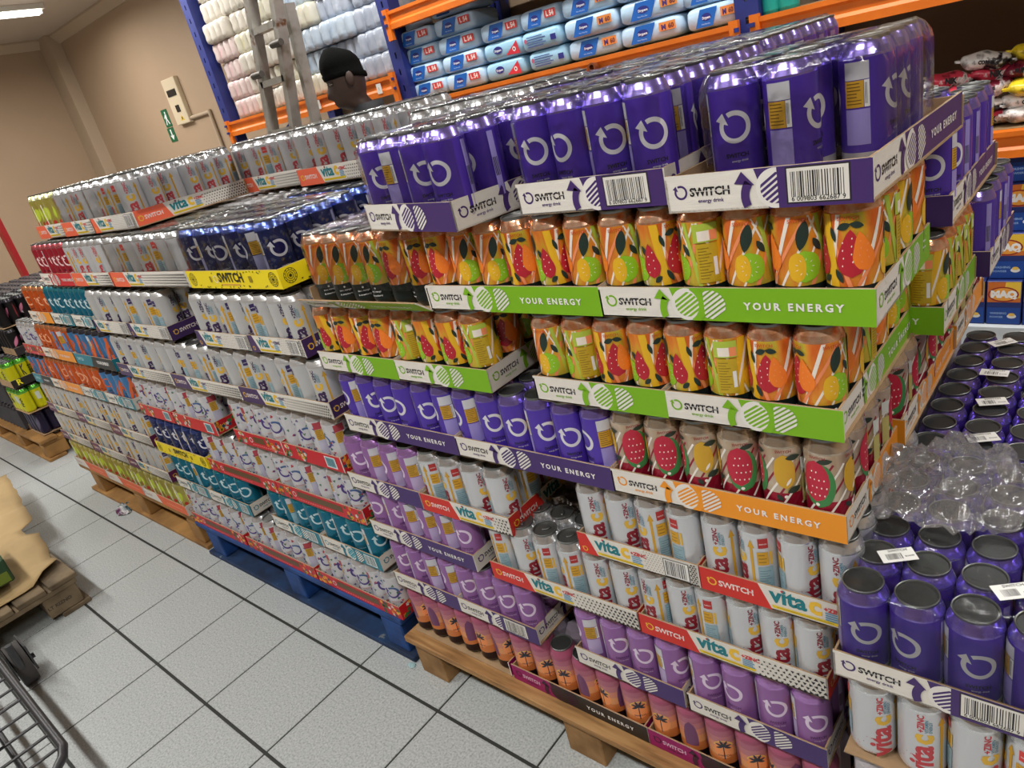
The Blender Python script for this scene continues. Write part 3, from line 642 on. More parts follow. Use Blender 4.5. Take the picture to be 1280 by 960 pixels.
gt = G(); gt.bbox((.0028, .0050, -.010), (TX - .0028, TY - .0050, 0), TILE, .0012); td = gt.data('tile')
for i in range(ix0, ix1 + 1):
    for j in range(iy0, iy1 + 1): ob('tile', td, floor, (OX + i * TX, OY + j * TY, 0))
WALL = M('wall_paint', (164, 140, 114), .7, noise=.03, scale=1.5, bump=.03, bscale=60); WALLT = M('trim_paint', (172, 152, 128), .6)
CEILM = M('ceiling_paint', (178, 164, 148), .8)
WY, WX = 3.0, -9.78
struct(ob('wall_back', G().box((WX - .1, WY, 0), (3.5, WY + .1, CEIL), WALL).data('wall_back')))
struct(ob('wall_left', G().box((WX - .1, -6, 0), (WX, WY, CEIL), WALL).data('wall_left')))
struct(ob('wall_right', G().box((3.5, -6, 0), (3.6, WY + .1, CEIL), WALL).data('wall_right')))
struct(ob('wall_front', G().box((WX - .1, -6.1, 0), (3.6, -6, CEIL), WALL).data('wall_front')))
struct(ob('ceiling', G().box((WX - .1, -6, CEIL), (3.5, WY + .1, CEIL + .08), CEILM).data('ceiling')))
struct(ob('trim_1', G().box((WX, WY - .14, 0), (WX + .30, WY, CEIL), WALLT).data('trim_1')), 'square corner pilaster')
g = G()
g.loft([[(x, WY, CEIL - .10), (x, WY - .02, CEIL - .10), (x, WY - .09, CEIL - .02), (x, WY - .09, CEIL), (x, WY, CEIL)] for x in (WX, 3.5)], WALLT, False)
struct(ob('trim_2', g.data('trim_2')), 'cornice along the back wall')
g = G(); g.loft([[(WX, y, CEIL - .10), (WX + .02, y, CEIL - .10), (WX + .09, y, CEIL - .02), (WX + .09, y, CEIL), (WX, y, CEIL)][::-1] for y in (-6, WY - .14)], WALLT, False)
struct(ob('trim_3', g.data('trim_3')), 'cornice along the left wall')

# ------------------------------------------------------------------ ceiling lamps
TUBE = M('tube_glow', (255, 250, 240), .5, emit=9.0); HOUS = M('lamp_housing', (220, 218, 212), .5)
def lamp(x, y, lab, ln=1.25, along_y=False, off=''):
    nm = (lambda n: off + '_' + n + '_offscreen') if off else (lambda n: n)     # lamps outside the picture
    t = thing(nm('ceiling_lamp'), lab, 'lamp', (x, y, CEIL), pi / 2 if along_y else 0, 'ceiling lamps')
    ob('housing', G().box((-ln / 2, -.07, -.045), (ln / 2, .07, 0), HOUS).data('housing'), t)
    for s in (-.035, .035):
        ob(nm('tube' if not off else 'near_tube' if s < 0 else 'far_tube'), G().tube([(-ln / 2 + .03, s, -.066), (ln / 2 - .03, s, -.066)], .016, TUBE, 10).data('tube'), t)
    l = bpy.data.lights.new('tube_light', 'AREA'); l.shape = 'RECTANGLE'; l.size = ln; l.size_y = .16; l.energy = LAMP_W; l.color = (1, .98, .95); l.spread = radians(170)
    ob(nm('tube_light'), l, t, (0, 0, -.09))
lp = on_z(8, 8, CEIL - .05)
lamp(lp.x - .3, lp.y - .35, 'fluorescent twin-tube ceiling lamp near the bare left wall', 1.5, True)
for k, x in enumerate((-7.2, -5.0, -2.8, -.6, 1.4)):
    for y in (-1.5, 1.45): lamp(x, y, 'twin-tube ceiling lamp on the %s, level with the %s' % ('open aisle side' if y < 0 else 'rack side', ('bare left wall', 'far dark stack', 'blue pallet', 'bare wooden pallet', 'low side stack')[k]), off=('aisle' if y < 0 else 'rack') + ('_left_wall', '_dark_stack', '_blue_pallet', '_bare_pallet', '_side_stack')[k])

# ------------------------------------------------------------------ pallets
WOOD = M('pallet_wood', (172, 124, 70), .7, cols=[(.3, (126, 90, 50)), (.5, (162, 120, 72)), (.7, (180, 140, 90))], scale=7, stretch=(1, 9, 9), bump=.12, bscale=14)
WOODB = M('pallet_block_wood', (150, 112, 66), .75, cols=[(.3, (122, 88, 48)), (.7, (172, 132, 84))], scale=14, bump=.1)
BLUE = M('pallet_blue', (16, 60, 120), .65, cols=[(.25, (10, 36, 74)), (.55, (18, 66, 132)), (.72, (24, 74, 140)), (.76, (96, 104, 108))], scale=11, bump=.12)
BLUED = M('pallet_blue_worn', (12, 40, 78), .7, cols=[(.3, (10, 30, 56)), (.60, (16, 48, 88)), (.70, (20, 56, 96)), (.75, (120, 122, 118))], scale=16, bump=.15)
TAN = M('pallet_tan', (160, 116, 60), .75, cols=[(.3, (120, 84, 40)), (.7, (178, 132, 72))], scale=8, bump=.12)
def pallet(label, x0, x1, y0, y1, h, mt, blocks, bottom=True, bw=.10, mb=None, rows=(0., .46, .92), stringer=False):
    t = thing('pallet', label, 'pallet', (x0, y0, 0)); W, D = x1 - x0, y1 - y0; mb = mb or mt
    nb = 7; wd = .105
    for k in range(nb):
        yy = (D - wd) * k / (nb - 1); g = G(); g.bbox((0, 0, 0), (W, wd, .022), mt, .003); ob('deck_board', g.data('deck_board'), t, (0, yy, h - .022))
    zb = .020 if bottom else 0
    for bx in blocks:
        if stringer:
            g = G(); g.bbox((0, .015, 0), (bw, D - .02, h - .022), mb, .003); ob('stringer', g.data('stringer'), t, (bx - x0, 0, 0))
        else:
            g = G(); g.bbox((0, .012, h - .044), (bw, D - .01, h - .022), mb, .002); ob('cross_board', g.data('cross_board'), t, (bx - x0, 0, 0))
            for r in rows:
                g = G(); g.bbox((0, 0, 0), (bw, .13, h - .044 - zb), mb, .004); ob('block', g.data('block'), t, (bx - x0, .012 + (D - .16) * r / .92, zb))
    if bottom:
        for r in rows:
            g = G(); g.bbox((0, 0, 0), (W, .11, .020), mb if mt is not BLUE else BLUED, .003); ob('bottom_board', g.data('bottom_board'), t, (0, .0 + (D - .11) * r / .92, 0))
    return t
pallet('bare wooden pallet under the tallest near stack', -1.30, -.02, -.035, 1.0, .145, WOOD, (-1.285, -.735, -.14), False, .11, WOODB, stringer=True)
pallet('chipped blue wooden pallet', -2.66, -1.33, -.012, 1.15, .172, BLUE, (-2.62, -2.02, -1.46))
pallet('tan wooden pallet with thick blocks, left of the blue pallet', -4.07, -2.70, .0, 1.15, .172, TAN, (-3.98, -3.40, -2.83))

# ------------------------------------------------------------------ stack on the bare wooden pallet
N = 'bare-wood pallet stack'; H = .172; zn = .145
def nz(k): return zn + k * H
Ls = lambda k: LAYER[k]
# bottom layer: the left tray has lost its front
tray(N, Ls(0), 'third', -1.285, nz(0), .385, 'magenta', 'sunset', front=False, rows=2, angs=(30, 60, 10, 100, -40, 20))
tray(N, Ls(0), 'second', -.892, nz(0), .395, 'magenta', 'sunset', angs=(0, 0, -8, 60, 140, 0))
tray(N, Ls(0), 'corner', -.490, nz(0), .395, 'magenta', 'sunset', angs=(150, 80, 0, 20, 120, 0))
tray(N, Ls(1), 'fourth', -1.286, nz(1), .26, 'purple', 'lilac', angs=(0, 10, 80, 100))
tray(N, Ls(1), 'third', -1.030, nz(1), .265, 'purple', 'lilac', bar=True, angs=(0, 5, 0, 0), right=1)
tray(N, Ls(1), 'second', -.648, nz(1), .268, 'purple', 'lilac', rows=2, angs=(100, 12, 0, 40))
tray(N, Ls(1), 'corner', -.370, nz(1), .268, 'purple', 'lilac', right=1, angs=(20, -35, 0, 10))
tray(N, Ls(2), 'third', -1.311, nz(2), .402, 'purple', 'lilac', right=1, angs=(150, 20, 95, 100, 95, -25))
tray(N, Ls(2), 'second', -.853, nz(2) + .004, .400, 'vred', 'vita_red', rows=3, lids=2, right=1, angs=(100, 20, 110, 120, 10, 15))
tray(N, Ls(2), 'corner', -.450, nz(2) + .004, .36, 'vred', 'vita_red', right=1, angs=(150, 8, 100, 25, 0, 30))
tray(N, Ls(3), 'fourth', -1.334, nz(3) - .020, .29, 'purple', 'lilac', angs=(0, 95, 110, 100))
tray(N, Ls(3), 'third', -1.040, nz(3) - .020, .29, 'vred', 'vita_red', right=2, rows=2, lids=1, angs=(110, 120, 30, 40))
tray(N, Ls(3), 'second', -.562, nz(3), .262, 'vred', 'vita_red', bar=True, rows=2, angs=(0, 25, 130, 80))
tray(N, Ls(3), 'corner', -.298, nz(3), .262, 'vred', 'vita_red', right=1, angs=(0, 130, 40, 0))
tray(N, Ls(4), 'third', -1.247, nz(4), .40, 'purple', 'purple', rows=1, angs=(110, 15, 0, -40, -5, 100))
tray(N, Ls(4), 'second', -.847, nz(4), .40, 'purple', 'purple', rows=2, angs=(100, 10, 0, 20, 0, 110), lids=1)
tray(N, Ls(4), 'corner', -.447, nz(4), .40, 'orange', 'melon', right=1, angs=(95, 90, 10, 95, 5, 60))
tray(N, Ls(5), 'fourth', -1.263, nz(5), .286, 'green', 'fruit', angs=(130, 60, 90, 50))
tray(N, Ls(5), 'third', -.975, nz(5), .28, 'green', 'fruit', right=1, rows=2, angs=(-70, 130, 130, -80))
tray(N, Ls(5), 'second', -.58, nz(5), .265, 'green', 'fruit', rows=2, angs=(-35, -85, 90, 130))
tray(N, Ls(5), 'corner', -.314, nz(5), .265, 'green', 'fruit', right=1, angs=(130, -95, 75, 40))
tray(N, Ls(6), 'third', -1.20, nz(6) - .002, .40, 'green', 'fruit', tilt=radians(52), angs=(-5, 0, 0, -40, 55, 80), film=True)
tray(N, Ls(6), 'second', -.80, nz(6), .40, 'green', 'fruit', angs=(55, -5, 0, 85, 130, 0))
tray(N, Ls(6), 'corner', -.40, nz(6), .40, 'green', 'fruit', right=1, angs=(0, 130, -80, 0, 5, 88), film=False)
# top layer
tray(N, Ls(7), 'third', -.895, nz(7) - .006, .29, 'purple', 'purple', y0=-.012, rot=radians(-10), rows=6, lids=1, film=True, angs=(15, 60, 20, -10))
tray(N, Ls(7), 'second', -.517, nz(7) - .002, .262, 'purple', 'purple', y0=-.004, bar=True, rows=6, lids=1, film=True, angs=(0, -38, 15, 5))
tray(N, Ls(7), 'corner', -.255, nz(7) - .014, .258, 'purple', 'purple', y0=-.006, rot=radians(-2), bar=True, skip=[(i, j) for i in range(4) for j in range(6)], d=.40)
for k, (x, y, a) in enumerate(((-.19, .085, 2), (-.117, .090, 70), (-.19, .152, 20), (-.122, .157, 10), (-.05, .170, 75), (-.19, .219, 10), (-.122, .224, 0), (-.05, .237, 80), (-.19, .286, 0), (-.122, .291, 0), (-.05, .304, 0))):
    place_can('purple', (x, y, nz(7) - .012), radians(a) - math.atan2(x - CAM[0], y - CAM[1]) * .8, 1, 'purple can standing in the half-empty top corner tray', 'purple cans in the half-empty top tray', 1)
ob('shrink_film', film_mesh(.225, .29, CH), tag(ob('film_pack', None, None, (-.232, .046, nz(7) - .012)), 'clear film round the half-empty top corner pack', 'film'))
# trays behind the corner, open to the side
tray(N, Ls(7), 'back third', -.82, nz(7), .272, 'purple', 'purple', y0=.44, rows=6, lids=1, film=True)
tray(N, Ls(7), 'back second', -.545, nz(7), .27, 'purple', 'purple', y0=.42, rows=6, lids=1, film=True)
tray(N, Ls(7), 'back fourth', -1.25, nz(7) + .010, .42, 'vcoral', 'vita_coral', y0=.46, rows=4, lids=1, film=True)
tray(N, Ls(6), 'back corner', -.268, nz(6), .266, 'purple', 'purple', y0=.415, rows=6, lids=1)
tray(N, Ls(5), 'back corner', -.40, nz(5), .398, 'green', 'fruit', y0=.372, rows=1, right=2)
tray(N, Ls(5), 'far back corner', -.38, nz(5), .40, 'purple', 'purple', y0=.655, rows=1, right=2, lids=1)
tray(N, Ls(4), 'back corner', -.31, nz(4), .266, 'orange', 'melon', y0=.29, rows=1, right=2, lids=1)
tray(N, Ls(4), 'far back corner', -.31, nz(4), .266, 'orange', 'melon', y0=.70, d=.30, n=(4, 4), rows=1, right=2)
core_fill(N, -1.25, -.07, .42, .98, [nz(k) for k in range(4)]); core_fill(N, -1.24, -.33, .42, .98, [nz(4), nz(6)]); core_fill(N, -1.24, -.43, .42, .98, [nz(5)]); core_fill(N, -.38, -.05, .70, .98, [nz(4)])
core_build(N, (170, 160, 175))

# ------------------------------------------------------------------ stack on the blue pallet
B = 'blue pallet stack'; zm = .172
def mz(k): return zm + k * H + (.010 if k > 4 else 0)
tray(B, Ls(0), 'third', -2.66, mz(0), .43, 'floral', 'floral', y0=-.006); tray(B, Ls(0), 'second', -2.21, mz(0), .45, 'floral', 'floral', y0=-.006); tray(B, Ls(0), 'corner', -1.75, mz(0), .43, 'floral', 'floral', y0=-.006, right=1)
tray(B, Ls(1), 'fifth', -2.66, mz(1), .27, 'teal', 'teal'); tray(B, Ls(1), 'fourth', -2.38, mz(1), .31, 'teal', 'teal', right=1); tray(B, Ls(1), 'second', -1.92, mz(1), .285, 'teal', 'teal'); tray(B, Ls(1), 'corner', -1.628, mz(1), .29, 'teal', 'teal', right=1)
tray(B, Ls(2), 'third', -2.70, mz(2) - .01, .43, 'yellow', 'navy'); tray(B, Ls(2), 'second', -2.25, mz(2) - .006, .46, 'floral', 'floral', lids=1); tray(B, Ls(2), 'corner', -1.785, mz(2) - .006, .445, 'floral', 'floral', right=1)
tray(B, Ls(3), 'fourth', -2.68, mz(3) - .008, .29, 'floral', 'floral', bar=True); tray(B, Ls(3), 'third', -2.38, mz(3) - .008, .315, 'floral', 'floral', bar=True, right=1, rows=2); tray(B, Ls(3), 'second', -1.925, mz(3) - .006, .285, 'floral', 'floral', rows=2); tray(B, Ls(3), 'corner', -1.638, mz(3) - .006, .295, 'floral', 'floral', bar=True, right=1)
tray(B, Ls(4), 'third', -2.705, mz(4) - .008, .475, 'vpurple', 'vita_purple'); tray(B, Ls(4), 'second', -2.225, mz(4) - .008, .46, 'vpurple', 'vita_purple', lids=1); tray(B, Ls(4), 'corner', -1.762, mz(4) - .006, .455, 'vpurple', 'vita_purple', right=1)
tray(B, Ls(5), 'fourth', -2.74, mz(5) - .012, .33, 'vpurple', 'vita_purple', bar=True); tray(B, Ls(5), 'third', -2.405, mz(5) - .012, .32, 'vpurple', 'vita_purple', bar=True, right=1, rows=2); tray(B, Ls(5), 'second', -1.895, mz(5) - .014, .31, 'vpurple', 'vita_purple', bar=True, rows=2); tray(B, Ls(5), 'corner', -1.582, mz(5) - .012, .262, 'vpurple', 'vita_purple', bar=True, right=1)
tray(B, Ls(6), 'third', -2.72, mz(6), .36, 'vcoral', 'vita_coral', lids=1, rows=3); tray(B, Ls(6), 'second', -2.345, mz(6), .545, 'vcoral', 'vita_coral', n=(7, 4), lids=1, rows=4, film=True); tray(B, Ls(6), 'corner', -1.79, mz(6), .48, 'yellow', 'navy', n=(6, 4), d=.30, rows=4, right=1, lids=1, film=True)
zt = mz(7)
tray(B, Ls(7), 'fourth', -2.74, zt, .29, 'vcoral', 'vita_coral', y0=.05, rows=3, right=2, lids=1, film=True); tray(B, Ls(7), 'third', -2.444, zt, .315, 'vcoral', 'vita_coral', y0=.05, bar=True, rows=3, right=2, lids=1, film=True, rot=radians(2), d=.41)
tray(B, Ls(7), 'second', -2.20, zt, .44, 'vcoral', 'vita_coral', y0=.475, rows=4, lids=1, film=True); tray(B, Ls(7), 'corner', -1.752, zt, .46, 'vcoral', 'vita_coral', y0=.43, rows=4, lids=1, film=True)
tray(B, Ls(6), 'back corner', -1.74, mz(6), .46, 'yellow', 'navy', y0=.33, rows=4, lids=1)
core_fill(B, -2.66, -1.36, .44, 1.12, [mz(k) for k in range(6)]); core_fill(B, -2.7, -1.8, .34, 1.12, [mz(6)])
core_build(B, (190, 190, 192))

# ------------------------------------------------------------------ stack on the tan pallet (steps back towards its far end)
F = 'tan pallet stack'
for k, i in enumerate((-4.07, -3.62, -3.17)): tray(F, Ls(0), ('third', 'second', 'corner')[k], i, mz(0), .44, 'coralplain', 'lime', right=int(k == 2))
for k, i in enumerate((-4.06, -3.61, -3.17)): tray(F, Ls(1), ('third', 'second', 'corner')[k], i, mz(1), .44, 'vwine', 'vita_purple', right=int(k == 2))
for k, i in enumerate((-4.03, -3.60, -3.17)): tray(F, Ls(2), ('third', 'second', 'corner')[k], i, mz(2), .43, 'vwine', 'vita_purple', lids=1)
def ftray(k, spec, wd=None):
    for n, (x, w_, des, can) in enumerate(spec): tray(F, Ls(k), POS[len(spec) - 1 - n], x, mz(k), w_, des, can, lids=int(k > 5), rows=4 if k > 5 else 1)
ftray(3, [(-4.0, .27, 'tealblack', 'blue_orange'), (-3.72, .40, 'orange', 'orange'), (-3.30, .27, 'teal', 'orange'), (-3.02, .29, 'teal', 'blue_orange')])
ftray(4, [(-3.88, .27, 'floral', 'floral'), (-3.60, .42, 'orange', 'orange'), (-3.17, .43, 'tealblack', 'blue_orange')])
ftray(5, [(-3.50, .29, 'orange', 'orange'), (-3.20, .24, 'teal', 'teal'), (-2.95, .22, 'teal', 'teal')])
ftray(6, [(-3.08, .35, 'redwhite', 'crimson')])
tray(F, Ls(7), 'corner', -3.06, zt, .31, 'vcoral', 'lime', y0=.06, rows=3, lids=1)
core_fill(F, -4.0, -2.78, .44, 1.1, [mz(k) for k in range(4)]); core_fill(F, -3.5, -2.78, .44, 1.1, [mz(4), mz(5)]); core_fill(F, -3.1, -2.76, .44, 1.1, [mz(6)])
core_build(F, (190, 180, 170))

# ------------------------------------------------------------------ low side stack of purple cans
S = 'low side stack'; zr = .632
for k, (y, nm) in enumerate(((-.062, 'front'), (.345, 'middle'))):
    tray(S, 'top', nm, -.056, zr, .275, 'purple', 'purple', y0=y, rows=6, lids=1, film=(k == 0), bar=True, angs=(8, -30, 12, 20) if k == 0 else None)
    tray(S, 'top', nm + ' outer', .226, zr, .275, 'purple', 'purple', y0=y, rows=6, lids=1, bar=True)
tray(S, 'top', 'rear', -.056, zr, .275, 'purple', 'purple', y0=.755, rows=2, lids=1, n=(4, 2), d=.135); tray(S, 'top', 'rear outer', .226, zr, .275, 'purple', 'purple', y0=.755, rows=2, lids=1, n=(4, 2), d=.135)
tray(S, 'lower', 'front', -.050, zr - H, .275, 'vcoral', 'vita_coral', y0=-.058, front=False, angs=(30, 0, 30, 100)); tray(S, 'lower', 'front outer', .228, zr - H, .275, 'vcoral', 'vita_coral', y0=-.058, front=False)
core_fill(S, -.05, .5, .35, .88, [zr - H]); core_fill(S, -.05, .5, -.055, .88, [zr - 2 * H, zr - 3 * H])
core_build(S, (190, 185, 190))
pallet('low wooden pallet beneath the purple side stack', -.01, .52, -.06, .92, zr - 3 * H, WOOD, (.0, .22, .42), False, .09, WOODB, stringer=True)
STK = M('price_sticker', (236, 236, 232), .5)
def sticker(c, rz, k):
    g = G(); g.box((-.024, -.014, 0), (.024, .014, .0006), STK)
    for mt, P in ((BLK, barcode(-.016, -.009, .006, .004, k, .0011)), (BLK, text('SWITCH', -.010, .0075, width=.026, bold=.02) + text('R14.99', .009, -.006, width=.012, bold=.03))):
        for q in P: g.face([(u, v, .00075) for u, v in ccw(q)], mt)
    o = ob('price_sticker', g.data('price_sticker'), None, c, (0, 0, rz)); return o
for k, (u, v, rz, wh) in enumerate(((1122, 694, .5, 'near the crumpled film'), (1268, 739, .5, 'over the outer front lids'), (1243, 466, -.1, 'far middle lids'), (1240, 502, .3, 'beside the lone middle lid'), (1253, 428, .6, 'at the rear lids'), (1228, 547, .4, 'half under crumpled film'))):
    p = on_z(u, v, zr + .1685); tag(sticker(p, rz + .1, k), 'white barcode sticker on purple cans, ' + wh, 'sticker', 'price stickers')

# ------------------------------------------------------------------ pallet racking behind the stacks
RB = M('rack_blue', (34, 46, 116), .45, noise=.15, scale=8); RO = M('rack_orange', (222, 112, 20), .45, noise=.12, scale=9); SHELF = M('shelf_board', (136, 108, 74), .8, noise=.15, scale=10)
YR, YB = 2.0, 2.9
def rack_frame(x, lab):
    t = thing('upright_ladder_frame', lab, 'rack', (x, YR, 0))
    for y in (0, YB - YR):
        g = G(); g.box((-.045, y, 0), (-.035, y + .08, 2.95), RB); g.box((.035, y, 0), (.045, y + .08, 2.95), RB)
        g.box((-.035, y, 0), (-.006, y + .004, 2.95), RB); g.box((.006, y, 0), (.035, y + .004, 2.95), RB); z0 = 0     # web with open slots
        for k in range(35): z1 = .1 + k * .083 if k < 34 else 2.95; g.box((-.006, y, z0), (.006, y + .004, z1), RB); z0 = z1 + .03
        ob('post', g.data('post'), t)
    zz = [.2, .75, 1.3, 1.85, 2.4, 2.9]
    for i in range(5):
        a, b = (.04, YB - YR + .04) if i % 2 == 0 else (YB - YR + .04, .04)
        ob('brace', G().tube([(0, a, zz[i]), (0, b, zz[i + 1])], .016, RB, 6).data('brace'), t)
    return t
rack_frame(-4.79, 'blue rack frame at the far end, beside the roll packs'); rack_frame(-2.89, 'blue rack frame between the roll packs and nappy packs'); rack_frame(-.965, 'blue rack frame between the nappy packs and snack shelf')
def beam(x0, x1, z0, z1, lab, y=YR - .03):
    t = thing('rack_beam', lab, 'rack beam', (x0, y, z0)); h = z1 - z0; L = x1 - x0; g = G()
    g.loft([[(x, 0, 0), (x, -.004, 0), (x, -.004, h * .30), (x, .006, h * .42), (x, .006, h * .72), (x, -.004, h * .82), (x, -.004, h), (x, .045, h), (x, .045, 0)][::-1] for x in (0, L)], RO, False)
    ob('channel', g.data('channel'), t)
    for x in (0, L - .012):
        g = G(); g.box((x - (.022 if x == 0 else -.0), -.010, -.05), (x + .014 + (.022 if x else 0), .01, h + .012), RO); g.box((x - (.03 if x == 0 else -.022), -.016, h * .2), (x + (.0 if x == 0 else .04), -.010, h * .35), RB); g.box((x - (.03 if x == 0 else -.022), -.016, h * .7), (x + (.0 if x == 0 else .04), -.010, h * .85), RB)
        ob('end_plate', g.data('end_plate'), t)
    return t
bays = ((-4.745, -2.935, ((1.595, 1.690),)), (-2.845, -1.01, ((1.430, 1.528), (1.895, 1.98))), (-.92, 1.0, ((1.438, 1.532), (.938, 1.022))))
bl = iter(('orange rack beam under the roll packs', 'orange rack beam under the nappy packs', 'orange rack beam above the nappy packs', 'orange rack beam above the snack shelf', 'orange rack beam under the snack bags'))
for x0, x1, zs in bays:
    for z0, z1 in zs:
        lab = next(bl); beam(x0, x1, z0, z1, lab); 
        t = thing('shelf_deck', 'timber deck on the ' + lab, 'shelf', (x0, YR, z1 - .02))
        for k in range(5): ob('plank', G().box((0, .02 + k * .18, 0), (x1 - x0, .19 + k * .18, .02), SHELF).data('plank'), t)
PIPE = M('pipe_rust', (120, 60, 24), .6); g = G(); cir = lambda r, y: [(r * cos(2 * pi * k / 14), y, r * sin(2 * pi * k / 14)) for k in range(14)]
g.loft([cir(.016, -.002), cir(.020, -.036), cir(.012, -.036), cir(.012, -.003)], PIPE, False, True, False)
p = on_y(745, 83, YR - .034); tag(ob('pipe_stub', g.data('pipe_stub'), None, p), 'round rusty pipe stub on the orange beam', 'pipe')
TAGM = M('shelf_tag', (226, 222, 214), .5)
for u, v, lab in ((398, 131, 'white price tag on the beam by the ladder'), (474, 111, 'white price tag on the beam behind the person')):
    p = on_y(u, v, YR - .037); g = G(); g.box((-.02, -.001, -.026), (.02, .001, .026), TAGM)
    for q in text('1', 0, -.006, size=.02, align='c', bold=.03): g.face([(a, -.0015, b) for a, b in q], ink((150, 40, 40)))
    tag(ob('price_tag', g.data('price_tag'), None, p), lab, 'price tag')

# nappy packs
def pillow(w_, d, h, e=.35, n=10):
    """rounded flat pack: super-ellipsoid grid"""
    vs = []; fs = []; N2 = 24; sg = lambda x, p: math.copysign(abs(x) ** p, x)
    for i in range(n + 1):
        ph = -pi / 2 + pi * i / n
        for k in range(N2):
            th = 2 * pi * k / N2
            vs.append((w_ / 2 * sg(cos(ph), e) * sg(cos(th), e * .7), d / 2 * sg(cos(ph), e) * sg(sin(th), e * .7), h / 2 + h / 2 * sg(sin(ph), e * 1.3)))
    for i in range(n):
        for k in range(N2): fs.append((i * N2 + k, i * N2 + (k + 1) % N2, (i + 1) * N2 + (k + 1) % N2, (i + 1) * N2 + k))
    return vs, fs
NPW = M('nappy_white', (178, 208, 232), .35, bump=.25, bscale=30); NPL = M('nappy_pale', (150, 196, 222), .35, bump=.25, bscale=30)
def pack_data(kind):
    g = G(); vs, fs = pillow(.28, .22, .088); g.mesh(vs, fs, NPW if kind in 'AC' else NPL, True); y = -.1112; L = []
    bl_, nv, rd = ink((24, 100, 190)), ink((40, 44, 130)), ink((206, 58, 56))
    if kind in 'AC':
        L = [(bl_, poly((-.085, .012), (.005, .012), (.035, .076), (-.055, .076))), (nv, disc(-.025, .046, .026, 18, .55)), (ink((225, 230, 240)), text('Drypers', -.025, .040, width=.042, align='c', bold=.04)), (ink((190, 210, 235)), text('Wee Wee Dry', -.03, .020, width=.045, align='c'))]
        if kind == 'A': L += [(rd, rect(.045, .036, .118, .068)), (ink((236, 220, 215)), text('L 54', .082, .042, width=.05, align='c', bold=.05))]
        else: L += [(ink((226, 140, 66)), rect(.05, .036, .122, .068)), (ink((70, 50, 120)), text('M', .06, .040, width=.02, bold=.05)), (ink((120, 60, 60)), text('60', .090, .042, width=.025, bold=.04))]
    elif kind == 'B': L = [(ink((70, 90, 150)), [q for k in range(5) for q in rect(-.09, .02 + k * .010, .02 + .02 * (k % 2), .024 + k * .010)]), (nv, rect(.075, .030, .112, .054)), (ink((190, 90, 120)), disc(-.10, .05, .010, 10))]
    else: L = [(nv, disc(-.03, .048, .030, 18, .55)), (ink((225, 230, 240)), text('Drypers', -.03, .042, width=.046, align='c', bold=.04)), (ink((206, 50, 66)), poly((.02, .018), (.112, .012), (.10, .070))), (ink((236, 226, 226)), disc(.078, .036, .011, 12)), (ink((60, 40, 40)), disc(.078, .036, .005, 10))]
    for n, (mt, P) in enumerate(L):
        for q in P: g.face([(a, y - .0004 * n, b) for a, b in ccw(q)], mt)
    return g.data('nappy_pack_' + kind)
PK = {k: pack_data(k) for k in 'ABCD'}
bx = [on_y(u, v, YR).x for u, v in ((505, 118), (552, 110), (603, 101), (655, 90), (705, 80), (772, 68), (852, 48), (920, 32))]
PD = {'A': 'blue-and-white nappy pack with red size label', 'B': 'pale blue nappy pack with printed back', 'C': 'blue-and-white nappy pack with orange size label', 'D': 'pale blue nappy pack with red corner picture'}
colk = ('AAAA', 'AAAA', 'DDAA', 'BBAA', 'CCCA', 'CCCC', 'CCCC')
for c in range(7):
    for r_ in range((3, 4, 3, 3, 4, 4, 4)[c] + (1 if c < 2 else 0)):
        k = colk[c][min(r_, 3)]; x0, x1 = bx[c], bx[c + 1]; R = random.Random(c * 9 + r_)
        o = ob('nappy_pack', PK[k], None, ((x0 + x1) / 2 + R.uniform(-.01, .01), YR + .14 + R.uniform(-.01, .01), 1.530 + r_ * .0862), (0, 0, R.uniform(-.04, .04)), ((x1 - x0) / .285, 1, 1))
        tag(o, '%s, %s, %s column' % (PD[k], ('on the shelf deck', 'second tier', 'third tier', 'fourth tier', 'top tier')[r_], ('post-side', 'second', 'third', 'middle', 'fifth', 'sixth', 'far-post')[c]), 'nappies', 'nappy packs')

# roll packs (bathroom tissue) in the end bay
def roll_mat(name, a, b, c):
    return M(name, a, .28, cols=[(.30, b), (.45, a), (.58, a), (.72, c)], scale=5.5, bump=.5, bscale=22, coat=.4)
RM = [roll_mat('rolls_white', (204, 198, 186), (222, 218, 208), (176, 168, 154)), roll_mat('rolls_pink', (206, 188, 184), (204, 120, 142), (222, 212, 204)), roll_mat('rolls_yellow', (202, 198, 180), (190, 178, 70), (214, 208, 198)), roll_mat('rolls_blue', (176, 190, 204), (96, 138, 180), (210, 212, 214)), roll_mat('rolls_silver', (164, 172, 186), (112, 126, 152), (226, 228, 232))]
def rolls_data(mt, k):
    g = G(); nb = 4; W, D = .30, .34; P = []
    def outline(ins):
        Q = []
        r = W / nb / 2
        for i in range(nb):
            for t in range(6): a = pi + pi * t / 6; Q.append((-W / 2 + r * (2 * i + 1) + (r - ins) * cos(a), -D / 2 + r * .95 + (r * .95 - ins) * sin(a)))
        Q += [(W / 2 - ins, -D / 2 + r * .95), (W / 2 - ins, D / 2 - ins), (-W / 2 + ins, D / 2 - ins)]
        return Q
    rg = []
    for ins, z in ((.02, .0), (.004, .010), (0, .03), (.003, .060), (0, .09), (.004, .112), (.02, .122)): rg.append([(x, y, z) for x, y in outline(ins)])
    g.loft(rg, mt, True); return g.data('roll_pack_%d' % k)
RD = [rolls_data(mt, k) for k, mt in enumerate(RM)]
RNM = ['white', 'pink-printed', 'yellow-printed', 'blue-printed', 'clear-wrapped']
RC_ = ['end-post', 'second', 'third', 'fourth', 'fifth', 'post-side']
